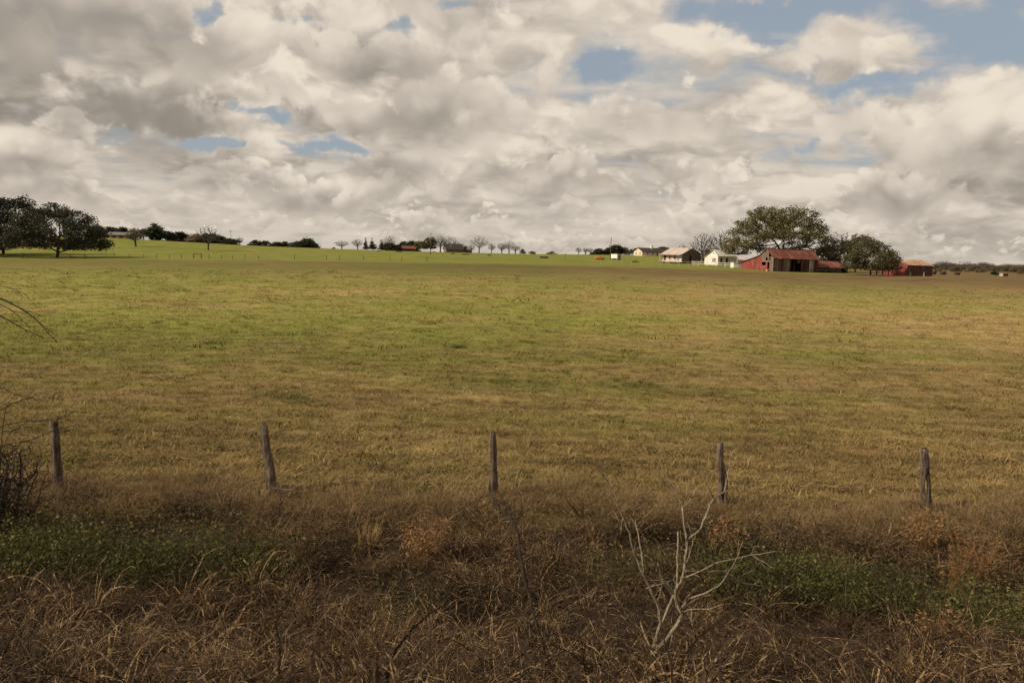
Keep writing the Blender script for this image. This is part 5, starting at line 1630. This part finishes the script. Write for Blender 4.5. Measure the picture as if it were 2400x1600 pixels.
for pts, r0 in ((S1((-330, 330), (-160, 90), (0, 90), (130, 160), (200, 210), (330, 350)), .013), (S1((-320, 420), (-150, 180), (0, 190), (110, 260), (250, 320)), .012),
                (S1((-300, 400), (-120, 130), (20, 130), (110, 200), (170, 270)), .008), (S1((-300, 980), (-120, 760), (0, 740), (90, 690), (200, 660)), .010),
                (S1((-300, 1060), (-100, 960), (0, 940), (180, 910), (290, 860), (480, 810)), .010), (S1((-280, 1010), (-80, 850), (120, 800), (300, 800), (420, 750)), .009),
                (S1((-260, 1120), (-60, 1010), (60, 990), (190, 970)), .008), (S1((-250, 1150), (0, 1070), (130, 1080), (260, 1045)), .008), (S1((-240, 900), (-60, 830), (60, 870), (220, 760)), .008),
                (S1((-200, 700), (-50, 640), (10, 600), (60, 640), (180, 660)), .007), (S1((-300, 300), (-100, 20), (60, 30), (160, 80)), .006),
                (S1((-150, 1150), (20, 1090), (90, 1100)), .006), (S1((-150, 960), (30, 860), (150, 840)), .006), (S1((-120, 800), (20, 720), (100, 640)), .006)):
    d = 12.4 + bs.uniform(-.3, .3)
    P = np.array([pix(px, py, d + 0.05 * k) - bush.location for k, (px, py) in enumerate(pts)])
    P[0] = (bs.normal(0, .08), bs.normal(0, .08), 0.05)
    t = np.linspace(0, len(P) - 1, (len(P) - 1) * 5 + 1)
    Q = np.stack([np.interp(t, np.arange(len(P)), P[:, k]) for k in range(3)], 1)
    for _ in range(3): Q[1:-1] = (Q[:-2] + 2 * Q[1:-1] + Q[2:]) / 4
    r0 *= 1.4
    lst = [(Q, np.linspace(r0, r0 * 0.25, len(Q)))]
    for j in range(6, len(Q) - 1, 2):                     # side twigs
        dv = bs.normal(0, 1, 3); dv /= np.linalg.norm(dv); tv = Q[j] - Q[j - 1]; tv /= np.linalg.norm(tv)
        L = bs.uniform(.08, .28)
        lst.append(([Q[j], Q[j] + (tv * .8 + dv * .5) * L * .5, Q[j] + (tv * .9 + dv * .7) * L], [r0 * .35, r0 * .25, r0 * .15]))
    tubes('branch', lst, M_DARKBARK, bush, 5)

# orange and yellow dry grass tufts
rs = np.random.RandomState(77)


def tuft(px, py, h_px, n, tones, label, lean=(0, 0), spread=0.16, fluffy=True):
    p = hit(px, py + 34); d = p.y; h = (h_px + 38) * d / F_PX * 1.1
    m = tone_material('tuft ' + label[:12], tones, 0.3)
    e = empty('grass_tuft', p)
    V, F = blades(rs, n, spread, h * 0.95, 0.16, 0.5, 0.008, 5, 0.4)
    V[:, 0] += lean[0] * V[:, 2]; V[:, 1] += lean[1] * V[:, 2]
    obj('blades', mesh_np('blades', V, F, m), e)
    if fluffy:
        C = V.reshape(n, 6, 2, 3).mean(2)[:, 3:5].reshape(-1, 3)
        C = np.repeat(C, 4, 0) + rs.normal(0, .02, (len(C) * 4, 3))
        V2, F2 = leafquads(rs, C, 0.022)
        obj('seed_heads', mesh_np('seed_heads', V2, F2, m), e)
    V3, F3 = blades(rs, n // 2, spread * 1.2, h * 0.5, 0.8, 1.6, 0.008, 5, 0.7)
    obj('skirt', mesh_np('skirt', V3, F3, m), e)
    tag(e, label, 'grass tuft', 'orange dry grass tufts')


OR = [(0.16, 0.085, 0.034), (0.24, 0.128, 0.052), (0.33, 0.20, 0.095)]
YE = [(0.30, 0.19, 0.065), (0.38, 0.25, 0.09), (0.44, 0.32, 0.14)]
tuft(2158, 1262, 66, 120, OR, 'short orange grass tuft at the foot of the rightmost post', (0.1, 0))
tuft(2238, 1365, 112, 170, OR, 'tallest orange grass tuft, leaning right, right of the rightmost post', (0.42, 0))
tuft(2185, 1490, 72, 70, OR, 'small orange grass tuft low in the brush at the right', (0.15, 0))
tuft(2165, 1568, 60, 130, YE, 'yellowish low grass tuft at the bottom right', (0.1, 0), 0.24, False)
tuft(1000, 1285, 66, 150, OR, 'orange grass tuft in the brush left of the middle post', (-0.1, 0), 0.24)
tuft(862, 1240, 26, 70, YE, 'yellow rounded grass tuft left of the orange one, below the second post', (0.1, 0), 0.2, False)
tuft(1700, 1262, 46, 90, [(0.20, 0.11, 0.05), (0.28, 0.16, 0.07), (0.34, 0.2, 0.1)], 'brownish orange grass tuft right of the sapling, below the fourth post', (0, 0), 0.22)

# broken board by the second post, driftwood
b = hit(664, 1178)
bd = boxes('broken_board', [(-0.20, 0.20, -0.05, 0.05, 0.0, 0.025)], M_CEDARPOST, None, loc=(b.x, b.y, b.z + 0.24), rot=(0.1, R(4), 0.05))
tag(bd, 'short broken board lying on the brush at the foot of the second post', 'board')

# dark tangles of dead vine at the feet of the posts
vs = np.random.RandomState(91)
for k, (px, py, w, lab) in enumerate(((190, 1140, 0.55, 'dark dead vine tangle at the foot of the leftmost post'), (545, 1168, 0.40, 'dark dead vine heap just left of the second post'),
                                      (668, 1176, 0.45, 'dark dead vine tangle around the broken board by the second post'), (1190, 1185, 0.45, 'dark dead vine tangle at the foot of the middle post'),
                                      (1775, 1222, 0.50, 'dark dead vine heap right of the fourth post, left one of two'), (1850, 1226, 0.40, 'dark dead vine heap right of the fourth post, right one of two'))):
    p = hit(px, py + 40); e = empty('vine_tangle', p); w *= 1.35
    lst = []
    for j in range(46):
        a = vs.uniform(0, 6.28); P = [np.array([vs.normal(0, w * .35), vs.normal(0, w * .25), -0.02])]
        d = np.array([math.cos(a), math.sin(a), 1.6])
        for q in range(7):
            d = d + vs.normal(0, .55, 3) + np.array([0, 0, -0.34]); d /= np.linalg.norm(d)
            nx = P[-1] + d * w * np.array([0.15, 0.15, 0.24]); nx[2] = max(nx[2], 0.02); P.append(nx)
        lst.append((P, np.linspace(.006, .0025, 8)))
    V, F = np.zeros((0, 3)), []
    for P, Rr in lst:
        v_, f_ = tube_np(P, Rr, 4, False); F += [tuple(len(V) + i for i in q) for q in f_]; V = np.vstack([V, v_])
    o = obj('vines', mesh_np('vines', V, F, M_DARKBARK, True), e); o['kind'] = 'stuff'
    C = V[vs.randint(0, len(V), 260)] + vs.normal(0, .015, (260, 3))
    V2, F2 = leafquads(vs, C, 0.020)
    o = obj('dead_leaves', mesh_np('dead_leaves', V2, F2, b_mat), e); o['kind'] = 'stuff'
    tag(e, lab, 'dead vine', 'dead vine tangles along the fence')
